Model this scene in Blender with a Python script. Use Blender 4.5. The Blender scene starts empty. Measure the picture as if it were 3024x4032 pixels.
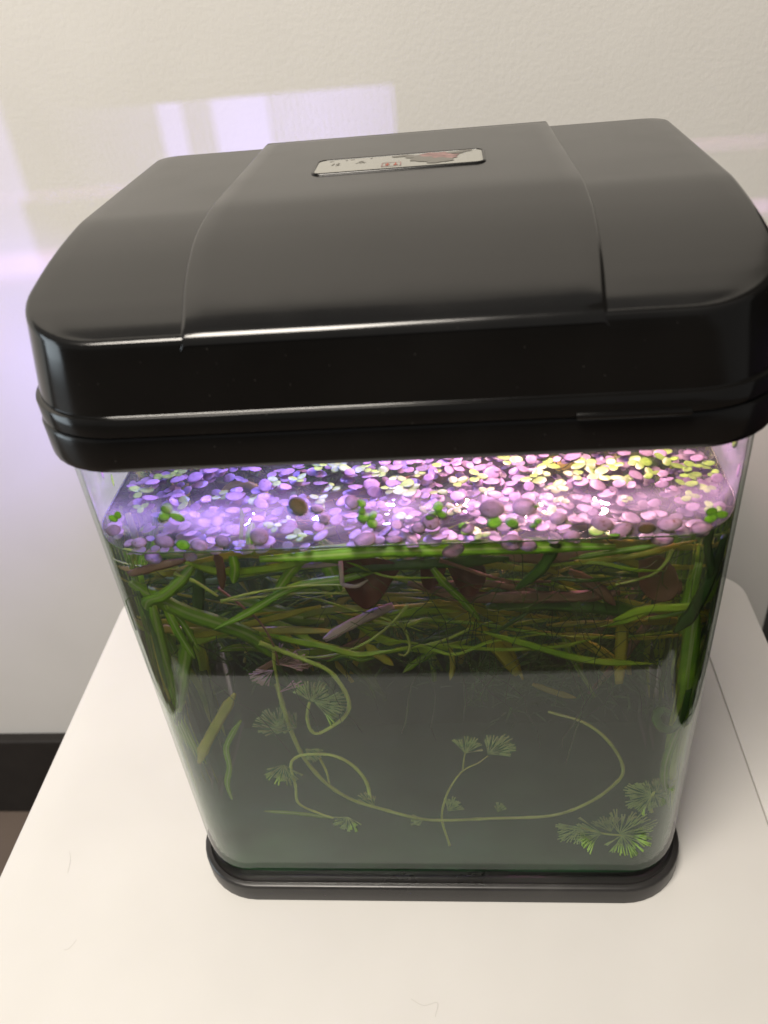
import bpy, bmesh, math, random
from mathutils import Vector, Matrix, noise

random.seed(11)
sc = bpy.context.scene
col = sc.collection
PI = math.pi

# ------------------------------------------------------------------ camera
R = ((0.99454202, 0.03590391, 0.09796467),
     (0.05810092, 0.58930137, -0.80582143),
     (-0.08666286, 0.80711511, 0.58399893))
CAM = Vector((0.0212597, -0.217569, 0.39470371))
FPX = 3278.08
cam_data = bpy.data.cameras.new('camera')
cam = bpy.data.objects.new('camera', cam_data)
col.objects.link(cam)
M4 = Matrix(R).to_4x4()
M4.translation = CAM
cam.matrix_world = M4
cam_data.sensor_fit = 'HORIZONTAL'
cam_data.sensor_width = 36.0
cam_data.lens = FPX / 3024.0 * 36.0
cam_data.clip_start = 0.01
cam_data.clip_end = 50
cam_data.dof.use_dof = True
cam_data.dof.focus_distance = 0.37
cam_data.dof.aperture_fstop = 16
sc.camera = cam

# ------------------------------------------------------------------ world and lamps
world = bpy.data.worlds.new('World')
sc.world = world
world.use_nodes = True
bg = world.node_tree.nodes['Background']
bg.inputs['Color'].default_value = (1.0, 0.97, 0.94, 1)
bg.inputs['Strength'].default_value = 0.16


def area(name, loc, target, size, power, color, size_y=None, spread=None, shape=None):
    d = bpy.data.lights.new(name, 'AREA')
    d.energy = power
    d.color = color
    d.size = size
    if size_y:
        d.shape = 'RECTANGLE'
        d.size_y = size_y
    if shape:
        d.shape = shape
    if spread:
        d.spread = spread
    o = bpy.data.objects.new(name, d)
    col.objects.link(o)
    o.location = loc
    o.rotation_euler = (Vector(target) - Vector(loc)).to_track_quat('-Z', 'Y').to_euler()
    return o


# soft room light from the upper left in front of the table
area('room_light', (-0.42, -0.62, 1.72), (0, 0.1, 0.15), 0.7, 40, (1.0, 0.92, 0.815), 0.7)
# dim daylight from a window far to the left
area('window_light', (-2.3, -0.35, 0.33), (0, 0.0, 0.33), 0.9, 13, (0.80, 0.92, 1.0), 1.35)

vs = sc.view_settings
sc.display_settings.display_device = 'sRGB'
vs.view_transform = 'Standard'
vs.look = 'None'
vs.exposure = 0.0
vs.gamma = 1.0
vs.use_curve_mapping = False
sc.render.engine = 'CYCLES'
sc.cycles.use_denoising = True
sc.cycles.max_bounces = 10
sc.cycles.volume_bounces = 0
sc.cycles.transparent_max_bounces = 40
sc.cycles.caustics_reflective = False
sc.cycles.caustics_refractive = True
sc.cycles.sample_clamp_indirect = 3.0


# layout helper: picture coordinates (1659 wide) and a depth give a point of the place
def at(u, v, y, zmin=0.0165):
    k = 3024.0 / 1659.0
    d = Matrix(R) @ Vector(((u * k - 1512) / FPX, -(v * k - 2016) / FPX, -1))
    o, t = CAM, (y - CAM.y) / d.y
    h = CAM + d * ((0.0056 - CAM.y) / d.y)
    if h.z < 0.2172 and y > 0.0056:       # seen through the water: bend the ray at the front pane
        d = d.normalized()
        d = Vector((d.x / 1.33, 0, d.z / 1.33))
        d.y = math.sqrt(1 - d.x ** 2 - d.z ** 2)
        o, t = h, (y - 0.0056) / d.y
    p = o + d * t
    if p.z < zmin:
        p = o + d * ((zmin - o.z) / d.z)
    return p


def atz(u, v, z):
    k = 3024.0 / 1659.0
    d = Matrix(R) @ Vector(((u * k - 1512) / FPX, -(v * k - 2016) / FPX, -1))
    return CAM + d * ((z - CAM.z) / d.z)


# ------------------------------------------------------------------ materials
def mat(name):
    m = bpy.data.materials.new(name)
    m.use_nodes = True
    nt = m.node_tree
    nt.nodes.clear()
    out = nt.nodes.new('ShaderNodeOutputMaterial')
    return m, nt, out


def N(nt, t, **kw):
    n = nt.nodes.new(t)
    for k, v in kw.items():
        if k in n.inputs:
            n.inputs[k].default_value = v
        else:
            setattr(n, k, v)
    return n


def ramp(nt, fac, stops):
    r = nt.nodes.new('ShaderNodeValToRGB')
    e = r.color_ramp.elements
    while len(e) < len(stops):
        e.new(0.5)
    for i, (p, c) in enumerate(stops):
        e[i].position = p
        e[i].color = (*c, 1) if len(c) == 3 else c
    nt.links.new(fac, r.inputs[0])
    return r


def principled(nt, out, **kw):
    b = N(nt, 'ShaderNodeBsdfPrincipled', **kw)
    nt.links.new(b.outputs[0], out.inputs[0])
    return b


def m_wall():
    m, nt, o = mat('painted_wall')
    b = principled(nt, o, Roughness=0.75)
    tc = N(nt, 'ShaderNodeTexCoord')
    n1 = N(nt, 'ShaderNodeTexNoise', Scale=9.0, Detail=3.0)
    nt.links.new(tc.outputs['Object'], n1.inputs['Vector'])
    r = ramp(nt, n1.outputs[0], [(0.3, (0.75, 0.73, 0.69)), (0.7, (0.79, 0.77, 0.73))])
    nt.links.new(r.outputs[0], b.inputs['Base Color'])
    n2 = N(nt, 'ShaderNodeTexNoise', Scale=330.0, Detail=3.0)
    nt.links.new(tc.outputs['Object'], n2.inputs['Vector'])
    bp = N(nt, 'ShaderNodeBump', Strength=0.16, Distance=0.0010)
    nt.links.new(n2.outputs[0], bp.inputs['Height'])
    nt.links.new(bp.outputs[0], b.inputs['Normal'])
    return m


def m_table():
    m, nt, o = mat('white_laminate')
    b = principled(nt, o, Roughness=0.38)
    tc = N(nt, 'ShaderNodeTexCoord')
    n1 = N(nt, 'ShaderNodeTexNoise', Scale=14.0, Detail=5.0)
    nt.links.new(tc.outputs['Object'], n1.inputs['Vector'])
    r = ramp(nt, n1.outputs[0], [(0.25, (0.685, 0.67, 0.64)), (0.75, (0.735, 0.72, 0.69))])
    v = N(nt, 'ShaderNodeTexVoronoi', Scale=26.0)
    nt.links.new(tc.outputs['Object'], v.inputs['Vector'])
    s = ramp(nt, v.outputs['Distance'], [(0.018, (0.35, 0.30, 0.25)), (0.032, (1, 1, 1))])
    # only some cells carry a speck
    gt = N(nt, 'ShaderNodeMath', operation='GREATER_THAN')
    sep = N(nt, 'ShaderNodeSeparateColor')
    nt.links.new(v.outputs['Color'], sep.inputs[0])
    nt.links.new(sep.outputs[0], gt.inputs[0])
    gt.inputs[1].default_value = 0.62
    mx = N(nt, 'ShaderNodeMix', data_type='RGBA', blend_type='MULTIPLY')
    nt.links.new(gt.outputs[0], mx.inputs[0])
    nt.links.new(r.outputs[0], mx.inputs[6])
    nt.links.new(s.outputs[0], mx.inputs[7])
    nt.links.new(mx.outputs[2], b.inputs['Base Color'])
    return m


def m_black(name, base=(0.004, 0.0038, 0.0036), rough=0.16, dust=0.0, ior=1.5, sheen=0.0):
    m, nt, o = mat(name)
    b = principled(nt, o, Roughness=rough)
    b.inputs['IOR'].default_value = ior
    b.inputs['Sheen Weight'].default_value = sheen
    b.inputs['Sheen Roughness'].default_value = 0.35
    b.inputs['Sheen Tint'].default_value = (0.9, 0.88, 0.82, 1)
    tc = N(nt, 'ShaderNodeTexCoord')
    v = N(nt, 'ShaderNodeTexVoronoi', Scale=480.0)
    nt.links.new(tc.outputs['Object'], v.inputs['Vector'])
    sp = ramp(nt, v.outputs['Distance'], [(0.03, (0.13, 0.13, 0.13)), (0.14, (0, 0, 0))])
    sep = N(nt, 'ShaderNodeSeparateColor')
    nt.links.new(v.outputs['Color'], sep.inputs[0])
    g = N(nt, 'ShaderNodeMapRange')
    nt.links.new(sep.outputs[0], g.inputs[0])
    g.inputs[1].default_value = 0.86
    g.inputs[2].default_value = 1.0
    mu = N(nt, 'ShaderNodeMath', operation='MULTIPLY')
    nt.links.new(sp.outputs[0], mu.inputs[0])
    nt.links.new(g.outputs[0], mu.inputs[1])
    n = N(nt, 'ShaderNodeTexNoise', Scale=30.0, Detail=6.0)
    nt.links.new(tc.outputs['Object'], n.inputs['Vector'])
    haze = N(nt, 'ShaderNodeMapRange')
    nt.links.new(n.outputs[0], haze.inputs[0])
    haze.inputs[1].default_value = 0.25
    haze.inputs[2].default_value = 0.8
    haze.inputs[3].default_value = 0.0
    haze.inputs[4].default_value = dust
    ad = N(nt, 'ShaderNodeMath', operation='ADD', use_clamp=True)
    nt.links.new(mu.outputs[0], ad.inputs[0])
    nt.links.new(haze.outputs[0], ad.inputs[1])
    mx = N(nt, 'ShaderNodeMix', data_type='RGBA')
    nt.links.new(ad.outputs[0], mx.inputs[0])
    mx.inputs[6].default_value = (*base, 1)
    mx.inputs[7].default_value = (0.42, 0.40, 0.37, 1)
    nt.links.new(mx.outputs[2], b.inputs['Base Color'])
    rr = N(nt, 'ShaderNodeMapRange')
    nt.links.new(n.outputs[0], rr.inputs[0])
    rr.inputs[1].default_value = 0.3
    rr.inputs[2].default_value = 0.7
    rr.inputs[3].default_value = rough * 0.8
    rr.inputs[4].default_value = rough * 1.25
    nt.links.new(rr.outputs[0], b.inputs['Roughness'])
    return m


def m_plain(name, c, rough=0.5, spec=0.5, var=0.15, scale=40.0):
    m, nt, o = mat(name)
    b = principled(nt, o, Roughness=rough)
    b.inputs['Specular IOR Level'].default_value = spec
    tc = N(nt, 'ShaderNodeTexCoord')
    n = N(nt, 'ShaderNodeTexNoise', Scale=scale, Detail=4.0)
    nt.links.new(tc.outputs['Object'], n.inputs['Vector'])
    r = ramp(nt, n.outputs[0], [(0.3, tuple(x * (1 - var) for x in c)), (0.7, tuple(min(1, x * (1 + var)) for x in c))])
    nt.links.new(r.outputs[0], b.inputs['Base Color'])
    return m


def m_glass(name, ior, tint):
    m, nt, o = mat(name)
    tr = N(nt, 'ShaderNodeBsdfTransparent', Color=(*tint, 1))
    gl = N(nt, 'ShaderNodeBsdfGlossy', Roughness=0.012)
    fr = N(nt, 'ShaderNodeFresnel', IOR=ior)
    # a thin pane reflects alike from both of its sides
    geo = N(nt, 'ShaderNodeNewGeometry')
    mr = N(nt, 'ShaderNodeMapRange')
    nt.links.new(geo.outputs['Backfacing'], mr.inputs[0])
    mr.inputs[3].default_value = ior
    mr.inputs[4].default_value = 1.0 / ior
    nt.links.new(mr.outputs[0], fr.inputs['IOR'])
    mx = N(nt, 'ShaderNodeMixShader')
    nt.links.new(fr.outputs[0], mx.inputs[0])
    nt.links.new(tr.outputs[0], mx.inputs[1])
    nt.links.new(gl.outputs[0], mx.inputs[2])
    nt.links.new(mx.outputs[0], o.inputs[0])
    return m


def m_film():
    # wet, misted residue on the inside of the pane above the water
    m, nt, o = mat('misted_film')
    tr = N(nt, 'ShaderNodeBsdfTransparent')
    df = N(nt, 'ShaderNodeBsdfDiffuse', Color=(0.8, 0.8, 0.8, 1))
    tl = N(nt, 'ShaderNodeBsdfTranslucent', Color=(0.85, 0.85, 0.85, 1))
    m1 = N(nt, 'ShaderNodeMixShader', Fac=0.6)
    nt.links.new(df.outputs[0], m1.inputs[1])
    nt.links.new(tl.outputs[0], m1.inputs[2])
    tc = N(nt, 'ShaderNodeTexCoord')
    n = N(nt, 'ShaderNodeTexNoise', Scale=30.0, Detail=6.0)
    n.inputs['Distortion'].default_value = 0.8
    nt.links.new(tc.outputs['Object'], n.inputs['Vector'])
    r = N(nt, 'ShaderNodeMapRange')
    nt.links.new(n.outputs[0], r.inputs[0])
    r.inputs[1].default_value = 0.40
    r.inputs[2].default_value = 0.72
    r.inputs[3].default_value = 0.05
    r.inputs[4].default_value = 0.38
    sp = N(nt, 'ShaderNodeSeparateXYZ')
    nt.links.new(tc.outputs['Object'], sp.inputs[0])
    band = ramp(nt, sp.outputs[2], [(0.2235, (0.35, 0.35, 0.35)), (0.2290, (1, 1, 1)), (0.2350, (1, 1, 1)), (0.2400, (0.22, 0.22, 0.22))])
    mb = N(nt, 'ShaderNodeMath', operation='MULTIPLY')
    nt.links.new(r.outputs[0], mb.inputs[0])
    nt.links.new(band.outputs[0], mb.inputs[1])
    r = mb
    mx = N(nt, 'ShaderNodeMixShader')
    nt.links.new(r.outputs[0], mx.inputs[0])
    nt.links.new(tr.outputs[0], mx.inputs[1])
    nt.links.new(m1.outputs[0], mx.inputs[2])
    nt.links.new(mx.outputs[0], o.inputs[0])
    return m


def m_water():
    m, nt, o = mat('pond_water')
    tr = N(nt, 'ShaderNodeBsdfTransparent')
    gl = N(nt, 'ShaderNodeBsdfGlossy', Roughness=0.03)
    fr = N(nt, 'ShaderNodeFresnel', IOR=1.33)
    tc = N(nt, 'ShaderNodeTexCoord')
    n = N(nt, 'ShaderNodeTexNoise', Scale=90.0, Detail=2.0)
    nt.links.new(tc.outputs['Object'], n.inputs['Vector'])
    bp = N(nt, 'ShaderNodeBump', Strength=0.5, Distance=0.001)
    nt.links.new(n.outputs[0], bp.inputs['Height'])
    nt.links.new(bp.outputs[0], gl.inputs['Normal'])
    # only the upper face borders on air, the sides lie against the glass
    geo = N(nt, 'ShaderNodeNewGeometry')
    mr = N(nt, 'ShaderNodeMapRange')
    nt.links.new(geo.outputs['Backfacing'], mr.inputs[0])
    mr.inputs[3].default_value = 1.33
    mr.inputs[4].default_value = 1.0 / 1.33
    nt.links.new(mr.outputs[0], fr.inputs['IOR'])
    sx = N(nt, 'ShaderNodeSeparateXYZ')
    nt.links.new(geo.outputs['True Normal'], sx.inputs[0])
    ab = N(nt, 'ShaderNodeMath', operation='ABSOLUTE')
    nt.links.new(sx.outputs[2], ab.inputs[0])
    gt = N(nt, 'ShaderNodeMath', operation='GREATER_THAN')
    nt.links.new(ab.outputs[0], gt.inputs[0])
    gt.inputs[1].default_value = 0.5
    mu = N(nt, 'ShaderNodeMath', operation='MULTIPLY')
    nt.links.new(gt.outputs[0], mu.inputs[0])
    nt.links.new(fr.outputs[0], mu.inputs[1])
    mx = N(nt, 'ShaderNodeMixShader')
    nt.links.new(mu.outputs[0], mx.inputs[0])
    nt.links.new(tr.outputs[0], mx.inputs[1])
    nt.links.new(gl.outputs[0], mx.inputs[2])
    gs = N(nt, 'ShaderNodeBsdfGlass', Roughness=0.0, IOR=1.33)
    m2 = N(nt, 'ShaderNodeMixShader')
    nt.links.new(gt.outputs[0], m2.inputs[0])
    nt.links.new(gs.outputs[0], m2.inputs[1])
    nt.links.new(mx.outputs[0], m2.inputs[2])
    nt.links.new(m2.outputs[0], o.inputs[0])
    va = N(nt, 'ShaderNodeVolumeAbsorption', Color=(0.58, 0.86, 0.30, 1), Density=2.6)
    vsc = N(nt, 'ShaderNodeVolumeScatter', Color=(0.34, 0.84, 0.24, 1), Density=3.6, Anisotropy=0.35)
    vad = N(nt, 'ShaderNodeAddShader')
    nt.links.new(va.outputs[0], vad.inputs[0])
    nt.links.new(vsc.outputs[0], vad.inputs[1])
    nt.links.new(vad.outputs[0], o.inputs['Volume'])
    return m


def m_leaf(name, c1, c2, rib=None, trans=0.35, rough=0.35, scale=60.0, spots=None, spot_scale=420.0, rim=None):
    """leaf tissue: c1..c2 mottled, optional paler midrib along u = 0.5"""
    m, nt, o = mat(name)
    b = N(nt, 'ShaderNodeBsdfPrincipled', Roughness=rough)
    tl = N(nt, 'ShaderNodeBsdfTranslucent')
    mx = N(nt, 'ShaderNodeMixShader', Fac=trans)
    tc = N(nt, 'ShaderNodeTexCoord')
    oi = N(nt, 'ShaderNodeObjectInfo')
    n = N(nt, 'ShaderNodeTexNoise', Scale=scale, Detail=3.0, noise_dimensions='4D')
    nt.links.new(tc.outputs['Object'], n.inputs['Vector'])
    mm = N(nt, 'ShaderNodeMath', operation='MULTIPLY')
    nt.links.new(oi.outputs['Random'], mm.inputs[0])
    mm.inputs[1].default_value = 30.0
    nt.links.new(mm.outputs[0], n.inputs['W'])
    r = ramp(nt, n.outputs[0], [(0.3, c1), (0.7, c2)])
    colr = r.outputs[0]
    if rib:
        sx = N(nt, 'ShaderNodeSeparateXYZ')
        nt.links.new(tc.outputs['UV'], sx.inputs[0])
        w = N(nt, 'ShaderNodeMath', operation='SUBTRACT')
        nt.links.new(sx.outputs[0], w.inputs[0])
        w.inputs[1].default_value = 0.5
        a = N(nt, 'ShaderNodeMath', operation='ABSOLUTE')
        nt.links.new(w.outputs[0], a.inputs[0])
        rr = ramp(nt, a.outputs[0], [(0.03, (1, 1, 1)), (0.13, (0, 0, 0))])
        mix = N(nt, 'ShaderNodeMix', data_type='RGBA')
        nt.links.new(rr.outputs[0], mix.inputs[0])
        nt.links.new(colr, mix.inputs[6])
        mix.inputs[7].default_value = (*rib, 1)
        colr = mix.outputs[2]
    if spots:
        v = N(nt, 'ShaderNodeTexNoise', Scale=spot_scale, Detail=3.0, noise_dimensions='4D')
        nt.links.new(tc.outputs['Object'], v.inputs['Vector'])
        nt.links.new(mm.outputs[0], v.inputs['W'])
        s = ramp(nt, v.outputs[0], [(0.63, (0, 0, 0)), (0.72, (1, 1, 1))])
        mix = N(nt, 'ShaderNodeMix', data_type='RGBA')
        nt.links.new(s.outputs[0], mix.inputs[0])
        nt.links.new(colr, mix.inputs[6])
        mix.inputs[7].default_value = (*spots, 1)
        colr = mix.outputs[2]
    if rim:
        ln = N(nt, 'ShaderNodeVectorMath', operation='LENGTH')
        nt.links.new(tc.outputs['Object'], ln.inputs[0])
        s = ramp(nt, ln.outputs['Value'], [(0.70, (0, 0, 0)), (0.86, (0.8, 0.8, 0.8)), (0.97, (1, 1, 1))])
        mix = N(nt, 'ShaderNodeMix', data_type='RGBA')
        nt.links.new(s.outputs[0], mix.inputs[0])
        nt.links.new(colr, mix.inputs[6])
        mix.inputs[7].default_value = (*rim, 1)
        colr = mix.outputs[2]
    hv = N(nt, 'ShaderNodeHueSaturation')
    vv = N(nt, 'ShaderNodeMapRange')
    nt.links.new(oi.outputs['Random'], vv.inputs[0])
    vv.inputs[3].default_value = 0.75
    vv.inputs[4].default_value = 1.2
    nt.links.new(vv.outputs[0], hv.inputs['Value'])
    nt.links.new(colr, hv.inputs['Color'])
    nt.links.new(hv.outputs[0], b.inputs['Base Color'])
    nt.links.new(hv.outputs[0], tl.inputs['Color'])
    nt.links.new(b.outputs[0], mx.inputs[1])
    nt.links.new(tl.outputs[0], mx.inputs[2])
    nt.links.new(mx.outputs[0], o.inputs[0])
    return m


MT = dict(
    wall=m_wall(), table=m_table(),
    lid=m_black('glossy_black_plastic', rough=0.13, dust=0.006),
    lidtop=m_black('dusty_black_plastic', rough=0.16, dust=0.006, ior=1.62, sheen=0.02),
    black=m_black('black_plastic', rough=0.2, dust=0.006),
    base=m_black('satin_black_plastic', base=(0.016, 0.015, 0.015), rough=0.30, dust=0.05),
    skirt=m_plain('dark_baseboard_paint', (0.022, 0.019, 0.017), 0.55, 0.3),
    floor=m_plain('floor_stone', (0.15, 0.115, 0.092), 0.5, 0.4, 0.12, 6.0),
    cabinet=m_plain('dark_cabinet_paint', (0.012, 0.010, 0.009), 0.5, 0.3),
    glass=m_glass('tank_glass', 1.45, (0.935, 0.985, 0.945)),
    glass_in=m_glass('tank_glass_inner', 1.15, (0.985, 0.995, 0.985)),
    film=m_film(), water=m_water(),
    mulm=m_plain('mulm', (0.026, 0.078, 0.034), 0.95, 0.1, 0.45, 25.0),
    plate=m_plain('cream_print', (0.33, 0.325, 0.29), 0.08, 0.5, 0.05),
    dust=m_plain('pale_hair', (0.42, 0.39, 0.35), 0.7),
    ink=m_plain('grey_ink', (0.16, 0.15, 0.13), 0.4),
    red=m_plain('red_ink', (0.42, 0.07, 0.035), 0.4),
    rose=m_plain('rose_ink', (0.26, 0.15, 0.14), 0.4, 0.5, 0.4, 300.0),
    pale=m_leaf('pale_floating_leaf', (0.40, 0.36, 0.36), (0.58, 0.52, 0.52), trans=0.62, spots=(0.24, 0.13, 0.07), scale=1.6, spot_scale=2.4, rim=(0.34, 0.27, 0.26)),
    litter=m_leaf('drowned_leaf', (0.26, 0.28, 0.22), (0.46, 0.42, 0.40), trans=0.6, scale=90.0),
    duck=m_leaf('green_duckweed', (0.20, 0.46, 0.03), (0.34, 0.62, 0.07), trans=0.45, scale=1.8, rim=(0.14, 0.34, 0.03)),
    brown=m_leaf('browned_leaf', (0.20, 0.17, 0.06), (0.30, 0.22, 0.10), trans=0.5, spots=(0.08, 0.05, 0.02), scale=1.6, spot_scale=3.0, rim=(0.12, 0.10, 0.03)),
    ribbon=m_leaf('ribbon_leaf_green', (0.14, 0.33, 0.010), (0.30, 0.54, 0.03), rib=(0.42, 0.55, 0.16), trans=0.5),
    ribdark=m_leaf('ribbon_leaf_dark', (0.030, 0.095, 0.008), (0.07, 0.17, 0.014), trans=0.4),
    ribolive=m_leaf('ribbon_leaf_olive', (0.30, 0.33, 0.02), (0.52, 0.50, 0.06), trans=0.5),
    ribbrown=m_leaf('ribbon_leaf_brown', (0.20, 0.11, 0.06), (0.30, 0.18, 0.11), trans=0.4),
    blade=m_leaf('grass_blade', (0.20, 0.40, 0.012), (0.46, 0.60, 0.05), trans=0.5),
    clear=m_leaf('bleached_leaf', (0.45, 0.36, 0.30), (0.60, 0.50, 0.45), trans=0.5),
    redleaf=m_leaf('red_lily_leaf', (0.07, 0.016, 0.014), (0.12, 0.028, 0.022), rib=(0.13, 0.05, 0.035), trans=0.3),
    stem=m_leaf('water_stem', (0.28, 0.36, 0.05), (0.52, 0.66, 0.14), trans=0.25, scale=90.0),
    fan=m_leaf('fan_leaf_green', (0.22, 0.40, 0.08), (0.40, 0.56, 0.17), trans=0.35, scale=120.0),
    thread=m_leaf('thread_weed', (0.018, 0.06, 0.006), (0.06, 0.11, 0.012), trans=0.2),
    weed=m_leaf('needle_weed', (0.012, 0.075, 0.003), (0.05, 0.19, 0.008), trans=0.35),
    lens=m_plain('light_bar_plastic', (0.6, 0.6, 0.6), 0.4),
)


# ------------------------------------------------------------------ object helpers
def link(name, me, m=None, parent=None, smooth=True):
    o = bpy.data.objects.new(name, me)
    col.objects.link(o)
    if m is not None and len(me.materials) == 0:
        me.materials.append(m)
    if smooth:
        me.polygons.foreach_set('use_smooth', [True] * len(me.polygons))
    if parent is not None:
        o.parent = parent
        o.matrix_parent_inverse = Matrix.Translation(-parent.location) if parent.type == 'EMPTY' else Matrix()
    return o


def mesh(name, verts, faces):
    me = bpy.data.meshes.new(name)
    me.from_pydata([tuple(v) for v in verts], [], faces)
    me.validate()
    me.update()
    return me


def tag(o, label=None, cat=None, group=None, kind=None):
    if label:
        o['label'] = label
    if cat:
        o['category'] = cat
    if group:
        o['group'] = group
    if kind:
        o['kind'] = kind
    return o


def empty(name, loc=(0, 0, 0)):
    o = bpy.data.objects.new(name, None)
    o.empty_display_size = 0.01
    col.objects.link(o)
    o.location = loc
    return o


def child(name, me, m, parent, smooth=True):
    """mesh given in world coordinates, parented to an empty standing at parent.location"""
    o = bpy.data.objects.new(name, me)
    col.objects.link(o)
    if m is not None and len(me.materials) == 0:
        me.materials.append(m)
    if smooth:
        me.polygons.foreach_set('use_smooth', [True] * len(me.polygons))
    o.parent = parent
    w = Vector((0, 0, 0))
    p = parent
    while p is not None:
        w += p.location
        p = p.parent
    o.location = -w
    return o


def box_mesh(x0, x1, y0, y1, z0, z1, bev=0.0, seg=2):
    bm = bmesh.new()
    bmesh.ops.create_cube(bm, size=1)
    bmesh.ops.scale(bm, vec=(x1 - x0, y1 - y0, z1 - z0), verts=bm.verts)
    bmesh.ops.translate(bm, vec=((x0 + x1) / 2, (y0 + y1) / 2, (z0 + z1) / 2), verts=bm.verts)
    if bev:
        bmesh.ops.bevel(bm, geom=bm.edges[:], offset=bev, segments=seg, affect='EDGES', profile=0.5)
    me = bpy.data.meshes.new('box')
    bm.to_mesh(me)
    bm.free()
    return me


def rrect(x0, x1, y0, y1, rf, rb, n=9):
    """rounded rectangle, front corners rf, back corners rb, counter-clockwise from front left"""
    pts = []
    for cx, cy, r, a0 in ((x0 + rf, y0 + rf, rf, PI), (x1 - rf, y0 + rf, rf, 1.5 * PI),
                          (x1 - rb, y1 - rb, rb, 0), (x0 + rb, y1 - rb, rb, 0.5 * PI)):
        for k in range(n):
            a = a0 + 0.5 * PI * k / (n - 1)
            pts.append((cx + r * math.cos(a), cy + r * math.sin(a)))
    return pts


def loft(rings, cap0=False, cap1=False, closed=False):
    n = len(rings[0])
    V = [p for r in rings for p in r]
    F = []
    m = len(rings)
    for i in range(m if closed else m - 1):
        j = (i + 1) % m
        for k in range(n):
            l = (k + 1) % n
            F.append((i * n + k, i * n + l, j * n + l, j * n + k))
    if cap0:
        F.append(tuple(reversed(range(n))))
    if cap1:
        F.append(tuple(range((m - 1) * n, m * n)))
    return mesh('loft', V, F)


def ring(x0, x1, y0, y1, rf, rb, z, n=9):
    return [(x, y, z) for x, y in rrect(x0, x1, y0, y1, rf, rb, n)]


def sharp(o, ang=35):
    """keep hard edges on smooth shaded meshes"""
    me = o.data
    bm = bmesh.new()
    bm.from_mesh(me)
    for e in bm.edges:
        if len(e.link_faces) == 2 and e.calc_face_angle(0) > math.radians(ang):
            e.smooth = False
    bm.to_mesh(me)
    bm.free()
    return o


def interp(tab, x):
    if x <= tab[0][0]:
        return tab[0][1]
    for (a, b), (c, d) in zip(tab, tab[1:]):
        if x <= c:
            return b + (d - b) * (x - a) / (c - a)
    return tab[-1][1]


def catmull(pts, per=8):
    P = [Vector(p) for p in pts]
    if len(P) < 3:
        return [P[0].lerp(P[-1], i / per) for i in range(per + 1)]
    P = [P[0] * 2 - P[1]] + P + [P[-1] * 2 - P[-2]]
    out = []
    for i in range(1, len(P) - 2):
        a, b, c, d = P[i - 1:i + 3]
        for k in range(per):
            t = k / per
            out.append(0.5 * (2 * b + (c - a) * t + (2 * a - 5 * b + 4 * c - d) * t * t + (3 * b - a - 3 * c + d) * t ** 3))
    out.append(P[-2].copy())
    return out


def tube_geo(path, radius, sides=6, V=None, F=None):
    V = [] if V is None else V
    F = [] if F is None else F
    base = len(V)
    n = len(path)
    up = Vector((0.13, -0.9, 0.41)).normalized()
    for i, p in enumerate(path):
        t = (path[min(i + 1, n - 1)] - path[max(i - 1, 0)])
        t = t.normalized() if t.length > 1e-9 else Vector((0, 0, 1))
        s = t.cross(up)
        if s.length < 1e-4:
            s = t.cross(Vector((1, 0, 0)))
        s.normalize()
        b = s.cross(t)
        r = radius(i / (n - 1)) if callable(radius) else radius
        for k in range(sides):
            a = 2 * PI * k / sides
            V.append(p + (s * math.cos(a) + b * math.sin(a)) * r)
    for i in range(n - 1):
        for k in range(sides):
            l = (k + 1) % sides
            F.append((base + i * sides + k, base + i * sides + l, base + (i + 1) * sides + l, base + (i + 1) * sides + k))
    F.append(tuple(base + k for k in reversed(range(sides))))
    F.append(tuple(base + (n - 1) * sides + k for k in range(sides)))
    return V, F


def ribbon_mesh(pts, width, per=8, face=None, taper=(0.5, 0.15), twist=0.0, cup=0.06, thick=0.00030):
    """long strap leaf: lens-shaped closed section, midrib along u=0.5"""
    path = catmull(pts, per)
    n = len(path)
    sec = [(-1, 0), (-0.5, 1), (0, 1.15), (0.5, 1), (1, 0), (0.5, -1), (0, -1.15), (-0.5, -1)]
    us = [0, .25, .5, .75, 1, .75, .5, .25]
    V, F = [], []
    face = face or Vector((0.05, -0.85, 0.5)).normalized()
    for i, p in enumerate(path):
        t = (path[min(i + 1, n - 1)] - path[max(i - 1, 0)]).normalized()
        f = face - t * face.dot(t)
        if f.length < 1e-3:
            f = Vector((0, 0, 1)) - t * t.z
        f.normalize()
        if twist:
            f = Matrix.Rotation(twist * (i / (n - 1) - 0.5), 3, t) @ f
        s = t.cross(f).normalized()
        q = i / (n - 1)
        w = width * 0.5 * min(1, taper[0] + (1 - taper[0]) * min(1, q / 0.18)) * min(1, taper[1] + (1 - taper[1]) * min(1, (1 - q) / 0.22) ** 0.8)
        w *= 1 + 0.05 * math.sin(q * 23 + width * 3e4)
        for a, h in sec:
            V.append(p + s * (a * w) + f * (h * thick * 0.5 - cup * w * (a * a)))
    m = len(sec)
    for i in range(n - 1):
        for k in range(m):
            l = (k + 1) % m
            F.append((i * m + k, i * m + l, (i + 1) * m + l, (i + 1) * m + k))
    F.append(tuple(reversed(range(m))))
    F.append(tuple((n - 1) * m + k for k in range(m)))
    me = mesh('ribbon', V, F)
    uv = me.uv_layers.new(name='UVMap')
    for lp in me.loops:
        vi = lp.vertex_index
        uv.data[lp.index].uv = (us[vi % m], (vi // m) / (n - 1))
    return me


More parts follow.
